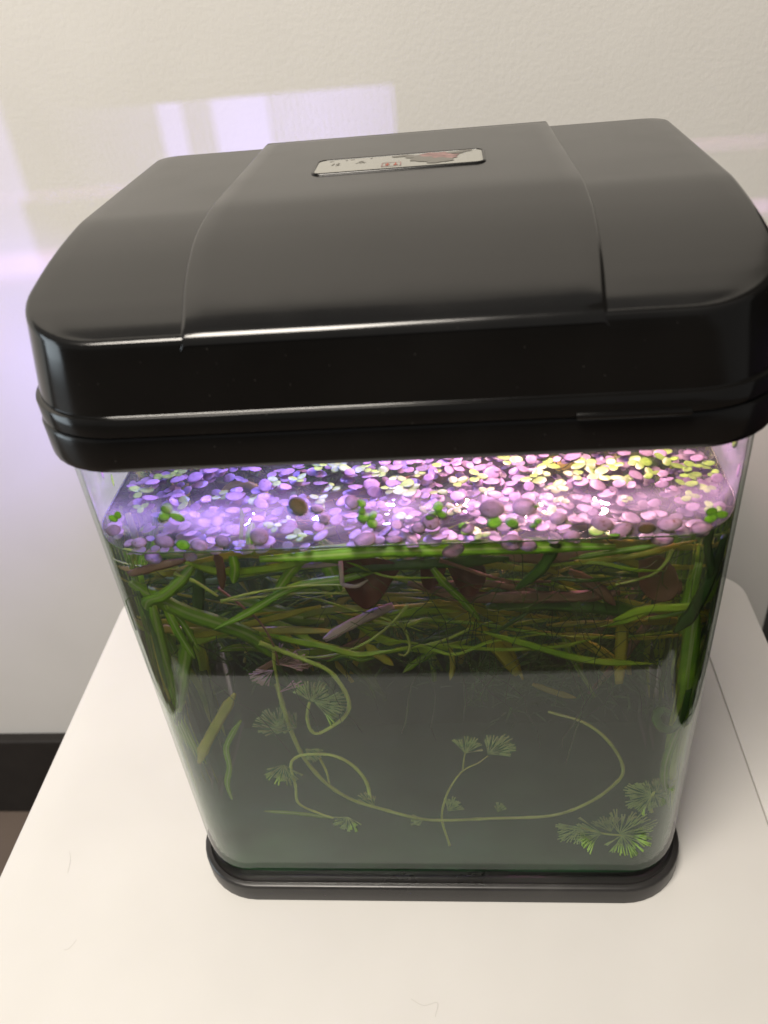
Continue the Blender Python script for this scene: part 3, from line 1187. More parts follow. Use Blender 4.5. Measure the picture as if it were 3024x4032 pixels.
for a in ((645, 1093, .0036, 'b', 'dark olive round leaf stuck to the front glass beneath the collar, left of centre'),
          (700, 1120, .0022, 'p', 'brown-flecked oval leaf on the front glass in the violet light'),
          (685, 1098, .0020, 'p', 'small pinkish leaf on the front glass right of the dark olive disc'),
          (1062, 1100, .0036, 'p', 'large upright pink leaf on the front glass in the middle of the right half'),
          (1132, 1096, .0036, 'p', 'large round pink leaf with brown tip on the front glass beside its tiny green neighbour'),
          (1157, 1092, .0011, 'g', 'tiny green leaflet on the front glass beside the large pink leaf'),
          (355, 1170, .0034, 'p', 'rosy round leaf at the waterline near the left end of the front glass'),
          (430, 1178, .0030, 'p', 'pale cupped leaf at the waterline, second from the left'),
          (480, 1170, .0026, 'p', 'flat lilac leaf at the waterline left of the upright sprig'),
          (560, 1160, .0036, 'p', 'peach leaf under the upright green sprig at the waterline'),
          (788, 1166, .0034, 'p', 'lilac round leaf hanging at the waterline left of centre'),
          (980, 1190, .0034, 'p', 'see-through round leaf with brown flecks hanging below the waterline'),
          (1105, 1172, .0034, 'p', 'pale folded leaf hanging below the waterline over the ribbon leaf'),
          (1140, 1180, .0030, 'p', 'greyish leaf hanging below the waterline right of the folded pale leaf'),
          (1300, 1130, .0036, 'p', 'large pink round leaf at the waterline beneath the pink lamp'),
          (1342, 1145, .0036, 'p', 'tall pink leaf standing at the waterline on the right'),
          (1395, 1140, .0032, 'b', 'yellow-brown leaf with dark heart at the waterline on the right'),
          (1447, 1132, .0034, 'p', 'broad pale leaf at the waterline left of the orange one'),
          (1515, 1140, .0030, 'p', 'peach-orange oval leaf at the right end of the waterline'),
          (1432, 1165, .0030, 'p', 'pink oval leaf dipping below the waterline on the right'),
          (300, 1172, .0024, 'p', 'peach leaf at the waterline next to the left corner'),
          (245, 1145, .0028, 'p', 'pink leaf under the small green pair by the left corner'),
          (330, 1208, .0030, 'p', 'glassy round leaf under water by the left corner'),
          (410, 1205, .0026, 'p', 'lilac leaf just below the waterline left of the green blade'),
          (905, 1140, .0026, 'p', 'small lilac ring-shaped leaf just right of the green cluster'),
          (930, 1128, .0034, 'p', 'tan leaf beneath the green cluster on the front glass'),
          (1010, 1142, .0022, 'p', 'pale little leaf near the waterline right of centre'),
          (1000, 1135, .0016, 'g', 'single round green leaflet near the waterline right of centre'),
          (1068, 1128, .0026, 'g', 'yellow-green leaf at the waterline below the upright pink leaf'),
          (1105, 1128, .0026, 'g', 'olive-edged green leaf at the waterline below the round pink leaf'),
          (395, 1178, .0022, 'g', 'olive leaf lying at the waterline near the left'),
          (1235, 1158, .0026, 'p', 'lilac leaf lying flat at the waterline right of centre'),
          (850, 1165, .0024, 'p', 'small pink leaf at the waterline just left of centre'),
          (1205, 1120, .0030, 'p', 'faint pink leaf on the misted glass right of centre'),
          (760, 1085, .0026, 'p', 'pinkish transparent leaf on the misted glass left of centre')):
    cling(*a, sx=rnd.uniform(0.85, 1.2), roll=rnd.uniform(-0.6, 0.6))
for u, v, k, r, lab in ((365, 1108, 3, .0036, 'dark green leaf cluster stuck to the front glass on the left'),
                        (255, 1120, 2, .0030, 'pair of small green leaflets on the glass at the left corner'),
                        (800, 1120, 3, .0030, 'olive cluster with a brown disc on the front glass at the centre'),
                        (785, 1095, 2, .0028, 'brown-green leaflets on the front glass left of centre'),
                        (945, 1105, 3, .0028, 'upright green leaf cluster on the front glass right of centre'),
                        (1160, 1132, 2, .0022, 'two green leaflets at the waterline beneath the pink glow'),
                        (1545, 1110, 3, .0030, 'green sprouting cluster at the right corner of the glass')):
    p = at(u, v, YG + 0.0003)
    rosette(p.x, p.y, p.z, k, r, lab, 'green clusters on the front glass', upright=(PI / 2, 0, 0))

for sd, y, z, r, k, lab in ((1, .046, .2440, .0026, 'p', 'slim pink leaf stuck high on the right pane'), (1, .036, .2360, .0024, 'g', 'green leaf stuck to the right pane above the water'),
                         (1, .060, .2330, .0030, 'p', 'peach leaf stuck to the right pane above the water'), (1, .028, .2290, .0022, 'p', 'tiny pink leaf low on the right pane'),
                         (-1, .050, .2400, .0030, 'p', 'tall violet leaf stuck high on the left pane'), (-1, .038, .2330, .0026, 'p', 'violet leaf stuck to the left pane above the water'),
                         (-1, .060, .2300, .0028, 'p', 'lilac leaf stuck low on the left pane'), (-1, .044, .2250, .0022, 'g', 'green leaf low on the left pane')):
    o = bpy.data.objects.new('clinging_leaf', rnd.choice({'p': FP, 'g': FG}[k]))
    col.objects.link(o)
    o.location = (sd * (HW - TH - 0.0012), y, z)
    o.rotation_euler = (rnd.uniform(-.5, .5), PI / 2 + rnd.uniform(-.06, .06), 0)
    o.scale = (r * 1.3, r * 0.8, r * 0.6)
    tag(o, lab, 'leaf')

# ================================================================== submerged plants
PXM = 0.000165     # metres per picture unit near the front pane


def ribbon(name, seq, wpx, m, label, cat='leaf', group=None, depth_scale=1.0, **kw):
    pts = px_path(seq)
    ym = sum(s[2] for s in seq) / len(seq)
    d = (pts[len(pts) // 2] - CAM).length
    wd = wpx * d / (FPX * 1659 / 3024)
    me = ribbon_mesh(pts, wd, **kw)
    o = link(name, me, MT[m])
    tag(o, label, cat, group)
    return o


RB = [
    ('ribbon', [(285, 1262, .016), (330, 1290, .015), (400, 1325, .015), (480, 1352, .016), (545, 1378, .018), (590, 1412, .02), (610, 1425, .021)], 38, 'broad bright green strap leaf with pale midrib sweeping down from the left corner', dict(taper=(.7, .15))),
    ('ribbon', [(500, 1295, .040), (560, 1315, .040), (630, 1333, .040), (700, 1340, .044)], 38, 'wide glowing green strap leaf left of the dark red leaf', dict(taper=(.4, .5))),
    ('ribbon', [(560, 1210, .013), (690, 1203, .012), (830, 1193, .012), (1000, 1189, .012), (1180, 1184, .013), (1330, 1183, .014)], 30, 'long green strap leaf floating level just below the waterline', dict(taper=(.5, .4))),
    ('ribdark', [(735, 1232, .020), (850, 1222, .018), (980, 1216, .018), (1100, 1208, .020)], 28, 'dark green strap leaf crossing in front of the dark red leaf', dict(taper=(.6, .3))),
    ('ribbon', [(415, 1225, .018), (385, 1260, .014), (350, 1290, .012), (318, 1305, .012), (310, 1350, .013)], 26, 'short green leaf with split brown tip at the left corner', dict(taper=(.6, .1))),
    ('ribdark', [(285, 1290, .010), (320, 1360, .010), (340, 1440, .011), (352, 1500, .012)], 16, 'narrow dark leaf hugging the left edge of the glass', {}),
    ('ribbon', [(330, 1310, .012), (350, 1400, .013), (370, 1470, .014), (385, 1535, .015)], 26, 'green strap leaf hanging down by the left corner, outer one', dict(taper=(.6, .3))),
    ('ribolive', [(325, 1375, .011), (335, 1430, .011), (345, 1470, .012), (358, 1530, .013)], 20, 'dull olive strap leaf hanging nearest the left edge', dict(taper=(.6, .3))),
    ('ribbon', [(355, 1310, .014), (385, 1370, .014), (420, 1425, .015)], 18, 'slim green strap leaf slanting right below the left corner', dict(taper=(.5, .3))),
    ('ribbon', [(365, 1320, .016), (395, 1350, .016), (430, 1410, .017)], 14, 'slimmest of the green strap leaves fanning from the left corner', dict(taper=(.5, .3))),
    ('ribbon', [(405, 1360, .017), (400, 1420, .016), (393, 1480, .016), (390, 1545, .016)], 28, 'straight green strap leaf standing upright at the left', dict(taper=(.8, .3))),
    ('ribdark', [(430, 1230, .026), (428, 1290, .026), (425, 1345, .028)], 26, 'shaded green leaf behind the broad bright strap leaf', {}),
    ('ribbon', [(520, 1165, .012), (523, 1120, .011), (520, 1098, .011)], 9, 'thin green sprout rising above the waterline on the left', dict(taper=(.8, .2))),
    ('ribbon', [(545, 1130, .012), (540, 1165, .012), (545, 1190, .013)], 20, 'short green blade poking through the waterline on the left', dict(taper=(.5, .5))),
    ('ribbon', [(505, 1195, .012), (507, 1230, .012), (503, 1262, .014)], 22, 'green blade dropping from the waterline at the left', dict(taper=(.8, .3))),
    ('ribbrown', [(270, 1250, .013), (330, 1228, .013), (400, 1212, .014)], 20, 'reddish brown leaf just below the waterline at the left', dict(taper=(.5, .4))),
    ('clear', [(850, 1310, .030), (790, 1335, .026), (740, 1360, .023), (700, 1385, .021)], 24, 'bleached see-through strap leaf slanting beneath the dark red leaf', dict(taper=(.7, .5))),
    ('clear', [(735, 1212, .013), (738, 1250, .012), (742, 1265, .012), (770, 1268, .012), (795, 1255, .012)], 10, 'shrivelled whitish strip hooked on the dark red leaf', dict(taper=(.9, .2))),
    ('ribbrown', [(640, 1450, .050), (690, 1425, .045), (750, 1400, .045), (800, 1375, .045)], 18, 'faint brown leaf behind the curling stem', {}),
    ('ribbrown', [(545, 1462, .026), (580, 1440, .026), (620, 1420, .026)], 16, 'small brown withered leaf beside the white whorl', {}),
    ('ribolive', [(790, 1395, .030), (820, 1418, .030), (850, 1440, .030)], 20, 'yellowish withered leaf tip right of the curling stem', dict(taper=(.5, .1))),
    ('ribolive', [(785, 1320, .030), (830, 1345, .032), (870, 1358, .034)], 12, 'thin yellow leaf behind the tip of the dark red leaf', {}),
    ('ribbon', [(870, 1455, .045), (910, 1425, .042), (960, 1400, .042)], 16, 'green blade tip pointing down left at mid tank', dict(taper=(.1, .5))),
    ('ribolive', [(973, 1400, .034), (978, 1440, .034), (972, 1472, .034)], 12, 'thin olive tip hanging at the centre above the reflection', dict(taper=(.6, .1))),
    ('ribbrown', [(880, 1262, .030), (1000, 1290, .028), (1130, 1292, .028), (1260, 1290, .030), (1340, 1283, .032)], 28, 'long pinkish brown strap leaf lying level across the right half', dict(taper=(.4, .4))),
    ('ribbrown', [(930, 1268, .034), (1050, 1262, .034), (1180, 1285, .034)], 18, 'brown strap leaf just above the long pinkish one', {}),
    ('ribdark', [(1050, 1312, .034), (1160, 1305, .032), (1290, 1312, .032), (1400, 1325, .034)], 36, 'wide shaded green strap leaf below the long pinkish brown one', dict(taper=(.3, .4))),
    ('ribbon', [(935, 1230, .016), (960, 1262, .016), (1000, 1300, .018), (1040, 1345, .022)], 17, 'green strap leaf crossing diagonally at the centre', dict(taper=(.7, .15))),
    ('ribolive', [(940, 1300, .040), (1010, 1340, .038), (1070, 1395, .038), (1120, 1460, .042)], 34, 'wide olive strap leaf slanting down right of centre', dict(taper=(.4, .5))),
    ('ribolive', [(990, 1290, .036), (1060, 1330, .036), (1110, 1360, .038)], 22, 'short olive leaf above the wide slanting one', {}),
    ('ribdark', [(1200, 1165, .013), (1190, 1200, .013), (1165, 1235, .014), (1115, 1275, .017)], 26, 'dark green curved strap leaf under the waterline right of centre', dict(taper=(.8, .3))),
    ('ribolive', [(1010, 1208, .024), (1090, 1226, .022), (1200, 1235, .022)], 16, 'glowing yellow strap leaf behind the red leaves', dict(taper=(.1, .3))),
    ('ribbrown', [(1080, 1200, .026), (1180, 1208, .026), (1300, 1192, .026)], 26, 'rusty brown leaf close beneath the waterline at the right', {}),
    ('ribbrown', [(1230, 1235, .026), (1290, 1270, .028), (1330, 1310, .030)], 24, 'dark brown leaf behind the threads at the right', {}),
    ('ribbon', [(1230, 1210, .018), (1320, 1195, .017), (1430, 1165, .016)], 14, 'arched thin green leaf at the right just below the waterline', dict(taper=(.1, .3))),
    ('ribolive', [(1240, 1215, .022), (1360, 1205, .021), (1500, 1170, .018)], 14, 'long olive leaf reaching to the right corner', {}),
    ('ribolive', [(1345, 1345, .030), (1343, 1400, .032), (1338, 1480, .036)], 26, 'upright tan strap leaf on the right', dict(taper=(.9, .6))),
    ('ribolive', [(1215, 1370, .040), (1290, 1405, .040), (1350, 1445, .040)], 22, 'straw-coloured leaf slanting down on the right', dict(taper=(.3, .3))),
    ('ribolive', [(1080, 1350, .045), (1100, 1400, .045), (1130, 1470, .048)], 14, 'thin yellow-olive blade right of centre', dict(taper=(.3, .3))),
    ('ribbon', [(1390, 1340, .024), (1450, 1330, .020), (1510, 1310, .016), (1550, 1300, .013)], 10, 'slender bright leaf reaching for the right edge', dict(taper=(.3, .3))),
    ('ribbon', [(1490, 1330, .020), (1480, 1400, .022), (1470, 1475, .024), (1465, 1530, .026)], 30, 'pale green upright leaf inside the right edge', dict(taper=(.6, .6))),
    ('ribdark', [(1570, 1170, .020), (1545, 1250, .016), (1500, 1330, .012), (1455, 1370, .011)], 34, 'very dark green leaf crossing inside the right corner', dict(taper=(.7, .15))),
    ('ribdark', [(1578, 1230, .026), (1556, 1320, .024), (1534, 1420, .024), (1510, 1500, .024), (1492, 1565, .024), (1470, 1575, .022)], 34, 'dark green leaf running down the right edge of the glass', dict(taper=(.9, .5))),
    ('ribdark', [(1478, 1500, .020), (1470, 1555, .016), (1452, 1582, .013), (1428, 1574, .012), (1418, 1552, .0115), (1432, 1536, .0115), (1448, 1546, .0115)], 20, 'dark green leaf tip curled into a hook at the right edge', dict(taper=(.8, .5))),
    ('ribdark', [(1545, 1120, .013), (1530, 1180, .013), (1536, 1240, .015), (1520, 1300, .018)], 18, 'dark green stalk dropping from the sprouting cluster at right', {}),
    ('ribolive', [(1400, 1345, .040), (1300, 1350, .040), (1180, 1352, .042)], 18, 'olive leaf lying level behind the threads at the right', {}),
    ('ribolive', [(507, 1500, .018), (480, 1545, .015), (445, 1610, .012), (425, 1660, .0105)], 22, 'withered tan strap leaf slanting down at the lower left', dict(taper=(.3, .3))),
    ('ribbon', [(520, 1558, .014), (500, 1590, .013), (488, 1620, .012), (495, 1660, .012), (490, 1695, .012), (500, 1730, .012)], 13, 'wavy pale green strip drifting at the lower left', dict(taper=(.4, .3))),
    ('ribbon', [(570, 1755, .016), (640, 1760, .015), (720, 1770, .015)], 9, 'straight pale green strip lying low at the left of the tank', dict(taper=(.3, .5))),
    ('ribolive', [(1150, 1480, .060), (1200, 1498, .058), (1245, 1510, .056)], 14, 'faint pale leaf scrap at the upper edge of the reflection', {}),
    ('ribbrown', [(470, 1190, .013), (475, 1225, .014), (480, 1275, .018)], 20, 'torn pinkish leaf hanging under the waterline at the left', dict(taper=(.5, .3))),
    ('clear', [(560, 1210, .018), (640, 1222, .018), (735, 1222, .018)], 14, 'lilac-tinted bleached strip under the waterline left of the red leaf', {}),
    ('ribbon', [(690, 1195, .028), (715, 1235, .026), (735, 1280, .026)], 34, 'green leaf half hidden behind the dark red leaf', {}),
    ('ribbon', [(660, 1200, .016), (625, 1240, .018), (590, 1290, .020)], 24, 'green leaf slanting down left below the waterline', dict(taper=(.6, .2))),
]
for m, seq, wpx, lab, kw in RB:
    ribbon('strap_leaf', seq, wpx, m, lab, 'leaf', **kw)


# broad red lily leaves
def lily(name, outline, m, label, y0, y1, cup=0.003):
    """leaf blade from its outline; y runs from y0 at the top to y1 at the tip"""
    v0 = min(p[1] for p in outline)
    v1 = max(p[1] for p in outline)
    cu = sum(p[0] for p in outline) / len(outline)
    bd = [Vector(at(u, v, y0 + (y1 - y0) * (v - v0) / (v1 - v0))) for u, v in outline]
    bd = catmull(bd + [bd[0]], 4)[:-1]
    c = sum(bd, Vector()) / len(bd)
    nrm = Vector((0.1, -0.8, 0.6)).normalized()
    V, F, UV = [], [], []
    n = len(bd)
    for s, (sgn) in ((0, 1), (1, -1)):
        for rr in (0.33, 0.66, 0.93):
            for p in bd:
                V.append(c + (p - c) * rr + nrm * (cup * (rr * rr) + sgn * 0.00018 + 0.0006 * noise.noise(p * 120 + Vector((rr * 2, 0, 0)))))
        V.append(c + nrm * (sgn * 0.00018))
    for p in bd:
        V.append(p + nrm * cup)
    blk = 3 * n + 1
    for s in (0, 1):
        b = s * blk
        for q in (0, 1):
            for k in range(n):
                l = (k + 1) % n
                t = (b + q * n + k, b + q * n + l, b + (q + 1) * n + l, b + (q + 1) * n + k)
                F.append(t if s else t[::-1])
        for k in range(n):
            l = (k + 1) % n
            t = (b + 3 * n, b + k, b + l)
            F.append(t[::-1] if s else t)
            t = (b + 2 * n + k, b + 2 * n + l, 2 * blk + l, 2 * blk + k)
            F.append(t if s else t[::-1])
    me = mesh(name, V, F)
    uv = me.uv_layers.new(name='UVMap')
    xs = [v.x for v in V]
    x0, x1 = min(xs), max(xs)
    for lp in me.loops:
        uv.data[lp.index].uv = ((V[lp.vertex_index].x - x0) / (x1 - x0), 0.5)
    o = link(name, me, MT[m])
    tag(o, label, 'leaf')
    return o


lily('lily_leaf', [(737, 1212), (800, 1208), (862, 1226), (848, 1256), (822, 1298), (795, 1320), (770, 1308), (748, 1280), (736, 1250)], 'redleaf', 'broad dark red lily leaf hanging below the waterline left of centre', .020, .024)
lily('lily_leaf', [(905, 1222), (955, 1218), (962, 1235), (950, 1258), (930, 1278), (912, 1268)], 'redleaf', 'smaller rust-red lily leaf right of the dark red one', .026, .028)
lily('lily_leaf', [(962, 1222), (1010, 1220), (1045, 1228), (1046, 1262), (1020, 1292), (998, 1288), (975, 1252)], 'redleaf', 'rust-red pointed lily leaf at the centre beneath the yellow leaf', .024, .026)
lily('lily_leaf', [(1375, 1215), (1420, 1205), (1450, 1230), (1462, 1275), (1440, 1302), (1405, 1300), (1378, 1270)], 'ribbrown', 'crumpled brown lily leaf on the right among the threads', .024, .028)


# ------------------------------------------------------------------ stems with fan leaves
def stem_mesh(pts, r, per=8, knots=True):
    path = catmull(pts, per)
    n = len(path)

    def rad(q):
        k = 1.0 + (0.22 if knots and int(q * (n - 1)) % 7 == 0 else 0)
        return r * k * (1 - 0.35 * q)
    V, F = tube_geo(path, rad, 7)
    return mesh('stem', V, F)


def fan_mesh(base, direction, spread, length, n, seed, depth=0.7):
    """finely divided fan: strips that fork once, spreading round direction"""
    rnd2 = random.Random(seed)
    n = int(n * 1.3)
    V, F = [], []
    d0 = Vector(direction).normalized()
    nrm = (CAM - base).normalized()
    nrm = (nrm + Vector((rnd2.uniform(-.5, .5), rnd2.uniform(-.3, .3), rnd2.uniform(-.4, .4)))).normalized()
    side = d0.cross(nrm).normalized()
    for i in range(n):
        a = spread * (i / (n - 1) - 0.5) + rnd2.uniform(-0.08, 0.08)
        L = length * rnd2.uniform(0.75, 1.1) * (1 - 0.25 * abs(i / (n - 1) - 0.5))
        d = d0 * math.cos(a) + side * math.sin(a) + nrm * rnd2.uniform(-depth, depth) * 0.5
        mid = base + d * L * 0.5
        tube_geo([base, base + d * L * 0.25 + nrm * L * 0.03, mid], 0.00016, 4, V, F)
        for sg in (-1, 1):
            dd = (d + side * 0.16 * sg + nrm * rnd2.uniform(-.12, .12)).normalized()
            e = mid + dd * L * 0.5
            tube_geo([mid, mid.lerp(e, 0.5) + nrm * L * 0.02, e], lambda q: 0.00018 + 0.00020 * q, 4, V, F)
    return mesh('fan', V, F)


def plant(label, stems, fans, group=None, name='fanwort', r=0.0011, m='stem', fm='fan'):
    p0 = px_path(stems[0])[0]
    e = empty(name, p0)
    tag(e, label, 'water plant', group)
    for i, s in enumerate(stems):
        child('stem', stem_mesh(px_path(s), r * 0.85 if i == 0 else r * 0.65), MT[m], e)
    for k, (u, v, y, ang, spr, L, n) in enumerate(fans):
        b = at(u, v, y)
        # picture angle to a direction in the plane facing the viewer
        ri = Vector((R[0][0], R[1][0], R[2][0]))
        up = Vector((R[0][1], R[1][1], R[2][1]))
        d = ri * math.cos(math.radians(ang)) + up * math.sin(math.radians(ang))
        dist = (b - CAM).length
        child('fan_leaf', fan_mesh(b, d, math.radians(spr), L * dist / (FPX * 1659 / 3024), n, k * 7 + int(u)), MT[fm], e)
    return e


plant('long looping fanwort stem with fan leaves lying across the lower tank',
      [[(598, 1480, .022), (612, 1530, .020), (632, 1590, .018), (660, 1645, .016), (705, 1695, .014), (760, 1730, .0135), (830, 1752, .013), (900, 1770, .0125), (955, 1775, .0125), (1060, 1771, .013), (1190, 1765, .0135), (1270, 1738, .015), (1325, 1700, .017), (1347, 1665, .019), (1320, 1610, .022), (1265, 1565, .026), (1185, 1540, .032)]],
      [(605, 1578, .018, 130, 150, 55, 13), (640, 1575, .018, 150, 120, 50, 11), (915, 1772, .0125, 200, 90, 30, 8), (660, 1620, .017, 320, 80, 40, 7), (808, 1745, .013, 120, 60, 42, 6)], r=.0013)
plant('branching fanwort twig with two leafy fans at the centre of the lower tank',
      [[(972, 1830, .012), (955, 1775, .013), (960, 1735, .014), (975, 1700, .015), (1000, 1668, .016), (1035, 1650, .017)], [(1000, 1665, .016), (1002, 1645, .016), (1005, 1628, .016)], [(1035, 1650, .017), (1055, 1635, .018)]],
      [(1005, 1630, .016, 80, 110, 48, 9), (1055, 1632, .018, 50, 110, 62, 12), (968, 1755, .016, 60, 90, 36, 9), (1075, 1757, .018, 70, 70, 26, 6)], r=.0007)
plant('looped fanwort stem bending back under the left of the tank',
      [[(800, 1728, .017), (790, 1690, .017), (760, 1655, .016), (720, 1635, .0155), (680, 1632, .015), (645, 1636, .0145), (628, 1655, .014), (638, 1700, .0135), (645, 1738, .013), (690, 1760, .0125), (720, 1770, .0125)], [(690, 1640, .016), (705, 1670, .0155), (712, 1700, .015)]],
      [(612, 1655, .014, 265, 120, 52, 12), (752, 1768, .0125, 250, 150, 40, 13)], r=.0011)
plant('yellow-green stem bent into a hook round a pale fan',
      [[(560, 1390, .018), (600, 1405, .017), (650, 1425, .016), (705, 1448, .015), (735, 1480, .0145), (754, 1522, .014), (740, 1555, .0135), (690, 1586, .013), (670, 1578, .013), (663, 1548, .0132), (668, 1520, .0135)]],
      [(672, 1518, .0135, 60, 110, 55, 10), (680, 1520, .0135, -15, 80, 72, 10), (668, 1515, .0135, 125, 40, 45, 4)], r=.0013)
plant('pale violet-white fanwort whorl in the shade above the hooked stem',
      [[(588, 1395, .020), (592, 1435, .0195), (598, 1470, .019), (603, 1500, .019), (610, 1525, .019)]],
      [(595, 1437, .0195, 10, 50, 66, 10), (590, 1450, .0195, 215, 70, 52, 8), (596, 1437, .0195, 50, 60, 55, 7), (600, 1500, .019, 30, 20, 60, 3)], r=.0009, fm='clear')
plant('leafy fanwort tuft by the right edge of the lower tank',
      [[(1405, 1760, .014), (1400, 1735, .0145), (1410, 1715, .015)]],
      [(1405, 1722, .015, 190, 160, 52, 16), (1415, 1718, .015, 60, 150, 45, 13), (1410, 1722, .015, 290, 130, 42, 12)], r=.0008)
plant('full round fanwort tuft at the lower right corner of the tank',
      [[(1255, 1790, .016), (1300, 1803, .0135), (1345, 1808, .012)]],
      [(1340, 1805, .012, 40, 150, 66, 18), (1345, 1808, .012, 290, 150, 52, 14), (1300, 1803, .013, 190, 100, 62, 13), (1320, 1800, .0125, 110, 90, 45, 9), (1255, 1790, .016, 230, 120, 52, 13)], r=.0009)
plant('thin brown stem arching from the stem crossing towards the red leaf',
      [[(880, 1310, .024), (850, 1345, .022), (800, 1385, .020), (740, 1412, .018), (680, 1422, .0175), (610, 1415, .0175)]], [], r=.0008, name='water_stem')
plant('slender wine-red stalk curving down to the stem crossing on the left',
      [[(470, 1272, .020), (520, 1310, .018), (560, 1345, .0175), (590, 1395, .017), (602, 1440, .017)]], [], r=.0007, name='water_stem', m='ribbrown')
plant('straight yellow-green stalk running down right from the left corner',
      [[(375, 1240, .016), (420, 1258, .0155), (470, 1290, .015)]], [], r=.0010, name='water_stem')
plant('upper one of two thin yellow stalks reaching towards the dark red leaf',
      [[(476, 1300, .015), (560, 1280, .015), (650, 1268, .015), (745, 1265, .016)]], [], r=.0007, name='water_stem')
plant('lower one of two thin yellow stalks reaching towards the dark red leaf',
      [[(476, 1302, .017), (560, 1292, .018), (650, 1284, .018), (750, 1284, .019)]], [], r=.0006, name='water_stem')
plant('small green stalk curled into a hook below the red leaves',
      [[(865, 1345, .026), (880, 1375, .025), (885, 1400, .025), (875, 1418, .025), (860, 1415, .025)]], [], r=.0008, name='water_stem')
plant('curved green stalk beside the brown lily leaf on the right',
      [[(1452, 1190, .020), (1440, 1215, .021), (1415, 1240, .022), (1375, 1255, .024), (1330, 1265, .026)]], [], r=.0008, name='water_stem')
plant('dark brown runner dipping beneath the long level strap leaf',
      [[(950, 1212, .017), (1000, 1228, .017), (1050, 1245, .017), (1110, 1258, .018), (1190, 1258, .020)]], [], r=.0010, name='water_stem', m='ribbrown')

# ------------------------------------------------------------------ ribbon-leaf plants farther back
rb = random.Random(21)
for k in range(12):
    x0 = -0.10 + 0.20 * (k + 0.5) / 12 + rb.uniform(-.006, .006)
    y0 = rb.uniform(0.06, 0.14)
    e = empty('ribbon_plant', (x0, y0, 0.10))
    side = 'left' if x0 < -0.035 else 'middle' if x0 < 0.035 else 'right'
    tag(e, f'tangled ribbon plant in the shadow at the back {side} of the tank', 'water plant', f'ribbon plant at the back {side}')
    for j in range(7):
        p = Vector((x0 + rb.uniform(-.01, .01), y0 + rb.uniform(-.01, .01), rb.uniform(0.085, 0.125)))
        h1 = rb.uniform(0.05, 0.10)
        p1 = p + Vector((rb.uniform(-.02, .02), rb.uniform(-.01, .01), h1 * 0.5))
        p2 = p1 + Vector((rb.uniform(-.03, .03), rb.uniform(-.015, .01), h1 * 0.5))
        dx = rb.uniform(-.07, .07)
        p3 = p2 + Vector((dx * .6, rb.uniform(-.02, .01), rb.uniform(.0, .02)))
        p4 = p3 + Vector((dx, rb.uniform(-.02, .01), rb.uniform(-.02, .006)))
        pts = []
        for q in (p, p1, p2, p3, p4):
            pts.append(Vector((max(-.108, min(.108, q.x)), max(.03, min(.156, q.y)), max(.016, min(.210, q.z)))))
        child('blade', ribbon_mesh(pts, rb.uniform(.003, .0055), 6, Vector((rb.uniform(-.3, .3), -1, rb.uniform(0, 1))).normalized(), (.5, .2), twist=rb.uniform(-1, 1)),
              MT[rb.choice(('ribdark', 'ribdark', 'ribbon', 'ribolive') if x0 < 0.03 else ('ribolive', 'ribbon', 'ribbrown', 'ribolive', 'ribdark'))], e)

for sd, nm in ((-1, 'left'), (1, 'right')):
    for q, (ya, yb2, where) in enumerate(((0.022, 0.060, 'front'), (0.060, 0.110, 'rear'))):
        e = empty('ribbon_plant', (sd * 0.106, (ya + yb2) / 2, 0.20))
        tag(e, f'dark ribbon plant hanging down along the {nm} pane, {where} half', 'water plant')
        for j in range(9):
            y = rb.uniform(ya, yb2)
            p = Vector((sd * rb.uniform(.100, .1115), y, rb.uniform(.195, .212)))
            pts = [keep_in(p)]
            zl = rb.uniform(.045, .12)
            for k in range(1, 5):
                p = Vector((sd * rb.uniform(.100, .1118), p.y + rb.uniform(-.007, .005), pts[0].z + (zl - pts[0].z) * k / 4))
                pts.append(keep_in(p))
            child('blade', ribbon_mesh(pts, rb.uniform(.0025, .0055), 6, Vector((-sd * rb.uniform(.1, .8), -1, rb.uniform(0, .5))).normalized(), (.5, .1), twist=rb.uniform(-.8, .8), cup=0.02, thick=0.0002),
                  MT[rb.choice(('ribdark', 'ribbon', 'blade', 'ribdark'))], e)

# ------------------------------------------------------------------ thin grassy blades across the upper tank
for k in range(16):
    x0 = -0.100 + 0.200 * (k + 0.5) / 16
    y0 = rb.uniform(0.028, 0.07)
    z0 = rb.uniform(0.160, 0.185)
    e = empty('eelgrass', (x0, y0, z0))
    cx = ['at the left end', 'left of the red leaf', 'around the red leaves', 'right of the red leaves', 'at the right end'][min(4, k * 5 // 16)]
    tag(e, f'thin-bladed bright eelgrass tangled below the waterline {cx}', 'water plant', f'eelgrass {cx}')
    for j in range(8):
        sg = rb.choice((-1, 1))
        z1 = rb.uniform(0.150, 0.209)
        p = Vector((x0 + rb.uniform(-.02, .02), y0 + rb.uniform(-.012, .012), z1))
        L = rb.uniform(.03, .10)
        dz = rb.uniform(-.45, .25)
        pts = [p]
        zlow = rb.uniform(0.118, 0.158)
        for q in range(4):
            p = p + Vector((sg * L / 4 * rb.uniform(.7, 1.2), rb.uniform(-.005, .005), L / 4 * (dz + rb.uniform(-.3, .3))))
            p = keep_in(Vector((p.x, max(.014, min(.085, p.y)), max(zlow + q * 0.003, min(.2125, p.z)))))
            pts.append(p)
        child('blade', ribbon_mesh(pts, rb.choice((rb.uniform(.0010, .0020), rb.uniform(.0022, .0046))), 6, Vector((rb.uniform(-.4, .4), -1, rb.uniform(0, 1.0))).normalized(), (.3, .05), twist=rb.uniform(-2.2, 2.2), cup=0.0, thick=0.00012),
              MT[rb.choice(('blade', 'blade', 'ribbon', 'ribolive', 'ribdark') if x0 < 0.01 else ('ribolive', 'blade', 'ribolive', 'blade', 'ribdark'))], e)

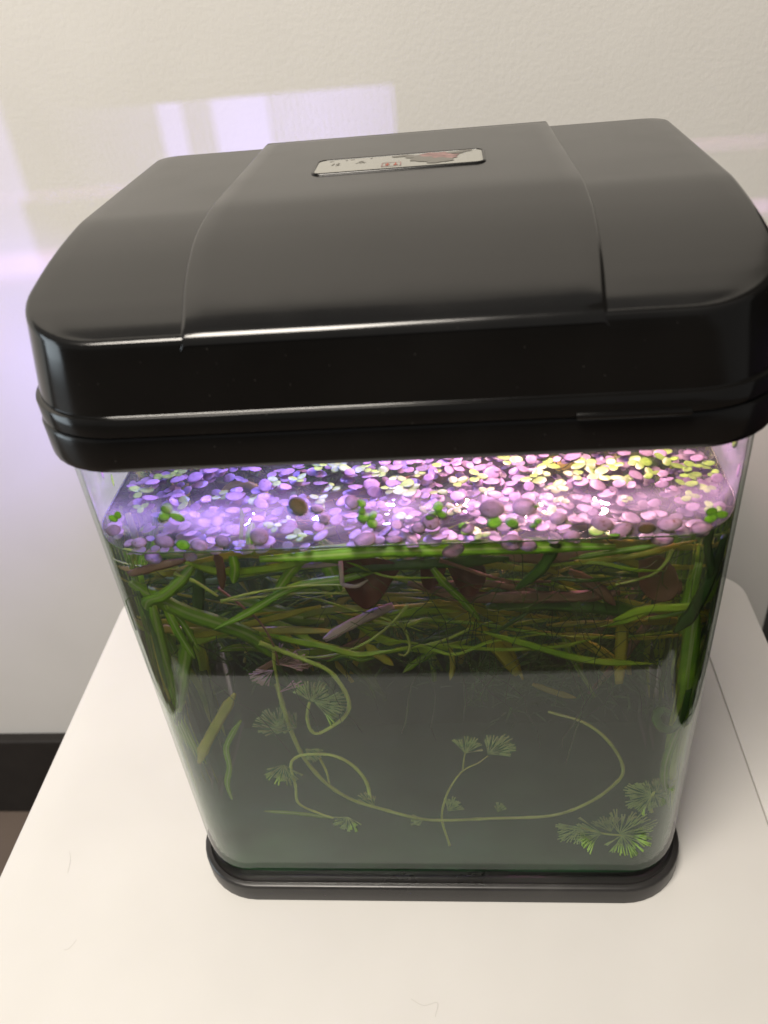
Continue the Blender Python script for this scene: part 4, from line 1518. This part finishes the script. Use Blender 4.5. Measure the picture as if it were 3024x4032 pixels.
# ------------------------------------------------------------------ threads and needle weed
V, F = [], []
for i in range(420):
    right = rb.random() < 0.72
    x = rb.uniform(0.0, 0.108) if right else rb.uniform(-.108, 0.0)
    y = rb.uniform(0.016, 0.12)
    z = rb.uniform(0.16, ZW - 0.003)
    L = rb.uniform(.02, .09)
    p = Vector((x, y, z))
    d = Vector((rb.uniform(-1, 1), rb.uniform(-.4, .4), rb.uniform(-1.3, .2))).normalized()
    path = [p.copy()]
    for s in range(9):
        d = (d + Vector((rb.uniform(-.5, .5), rb.uniform(-.3, .3), rb.uniform(-.45, .4)))).normalized()
        p = p + d * L / 9
        p = Vector((max(-.109, min(.109, p.x)), max(.0125, min(.157, p.y)), max(.018, min(ZW - .002, p.z))))
        path.append(p.copy())
    tube_geo(path, rb.uniform(.00012, .00026), 3, V, F)
o = link('thread_weed', mesh('threads', V, F), MT['thread'])
tag(o, 'fine dark green threads and roots tangled through the upper tank', 'water weed', kind='stuff')
V, F = [], []
for i in range(9000):
    x = rb.uniform(-.110, .110)
    z = (0.095 if x < 0.02 else 0.07) + (ZW - 0.106) * rb.random() ** 0.7
    y = rb.uniform(0.075, 0.157)
    d = Vector((rb.uniform(-1, 1), rb.uniform(-.6, .6), rb.uniform(-.7, .9))).normalized()
    L = rb.uniform(.004, .012)
    s = d.cross(Vector((rb.uniform(-.4, .4), -1, .3))).normalized() * rb.uniform(.0002, .0005)
    c = Vector((x, y, z))
    b = len(V)
    V += [c - s, c + s, c + d * L * .6 + s * .9 + Vector((0, .0008, 0)), c + d * L, c + d * L * .6 - s * .9 + Vector((0, .0008, 0))]
    F += [(b, b + 1, b + 2, b + 4), (b + 4, b + 2, b + 3)]
o = link('needle_weed', mesh('needles', V, F), MT['weed'])
tag(o, 'dense dark green needle weed filling the back of the tank', 'water weed', kind='stuff')

# ------------------------------------------------------------------ stray hairs on the table
for seq, lab in (([(150, 1838), (152, 1860), (146, 1885)], 'short grey hair lying on the table left of the tank'),
                 ([(888, 2158), (915, 2172), (945, 2166), (940, 2196)], 'curled pale hair on the table in front of the tank'),
                 ([(165, 2030), (150, 2048), (138, 2052)], 'thin dark hair on the table near the lower left')):
    pts = catmull([atz(u, v, 0.0003) for u, v in seq], 6)
    V, F = tube_geo(pts, 0.00004, 4)
    tag(link('stray_hair', mesh('hair', V, F), MT['dust']), lab, 'hair')
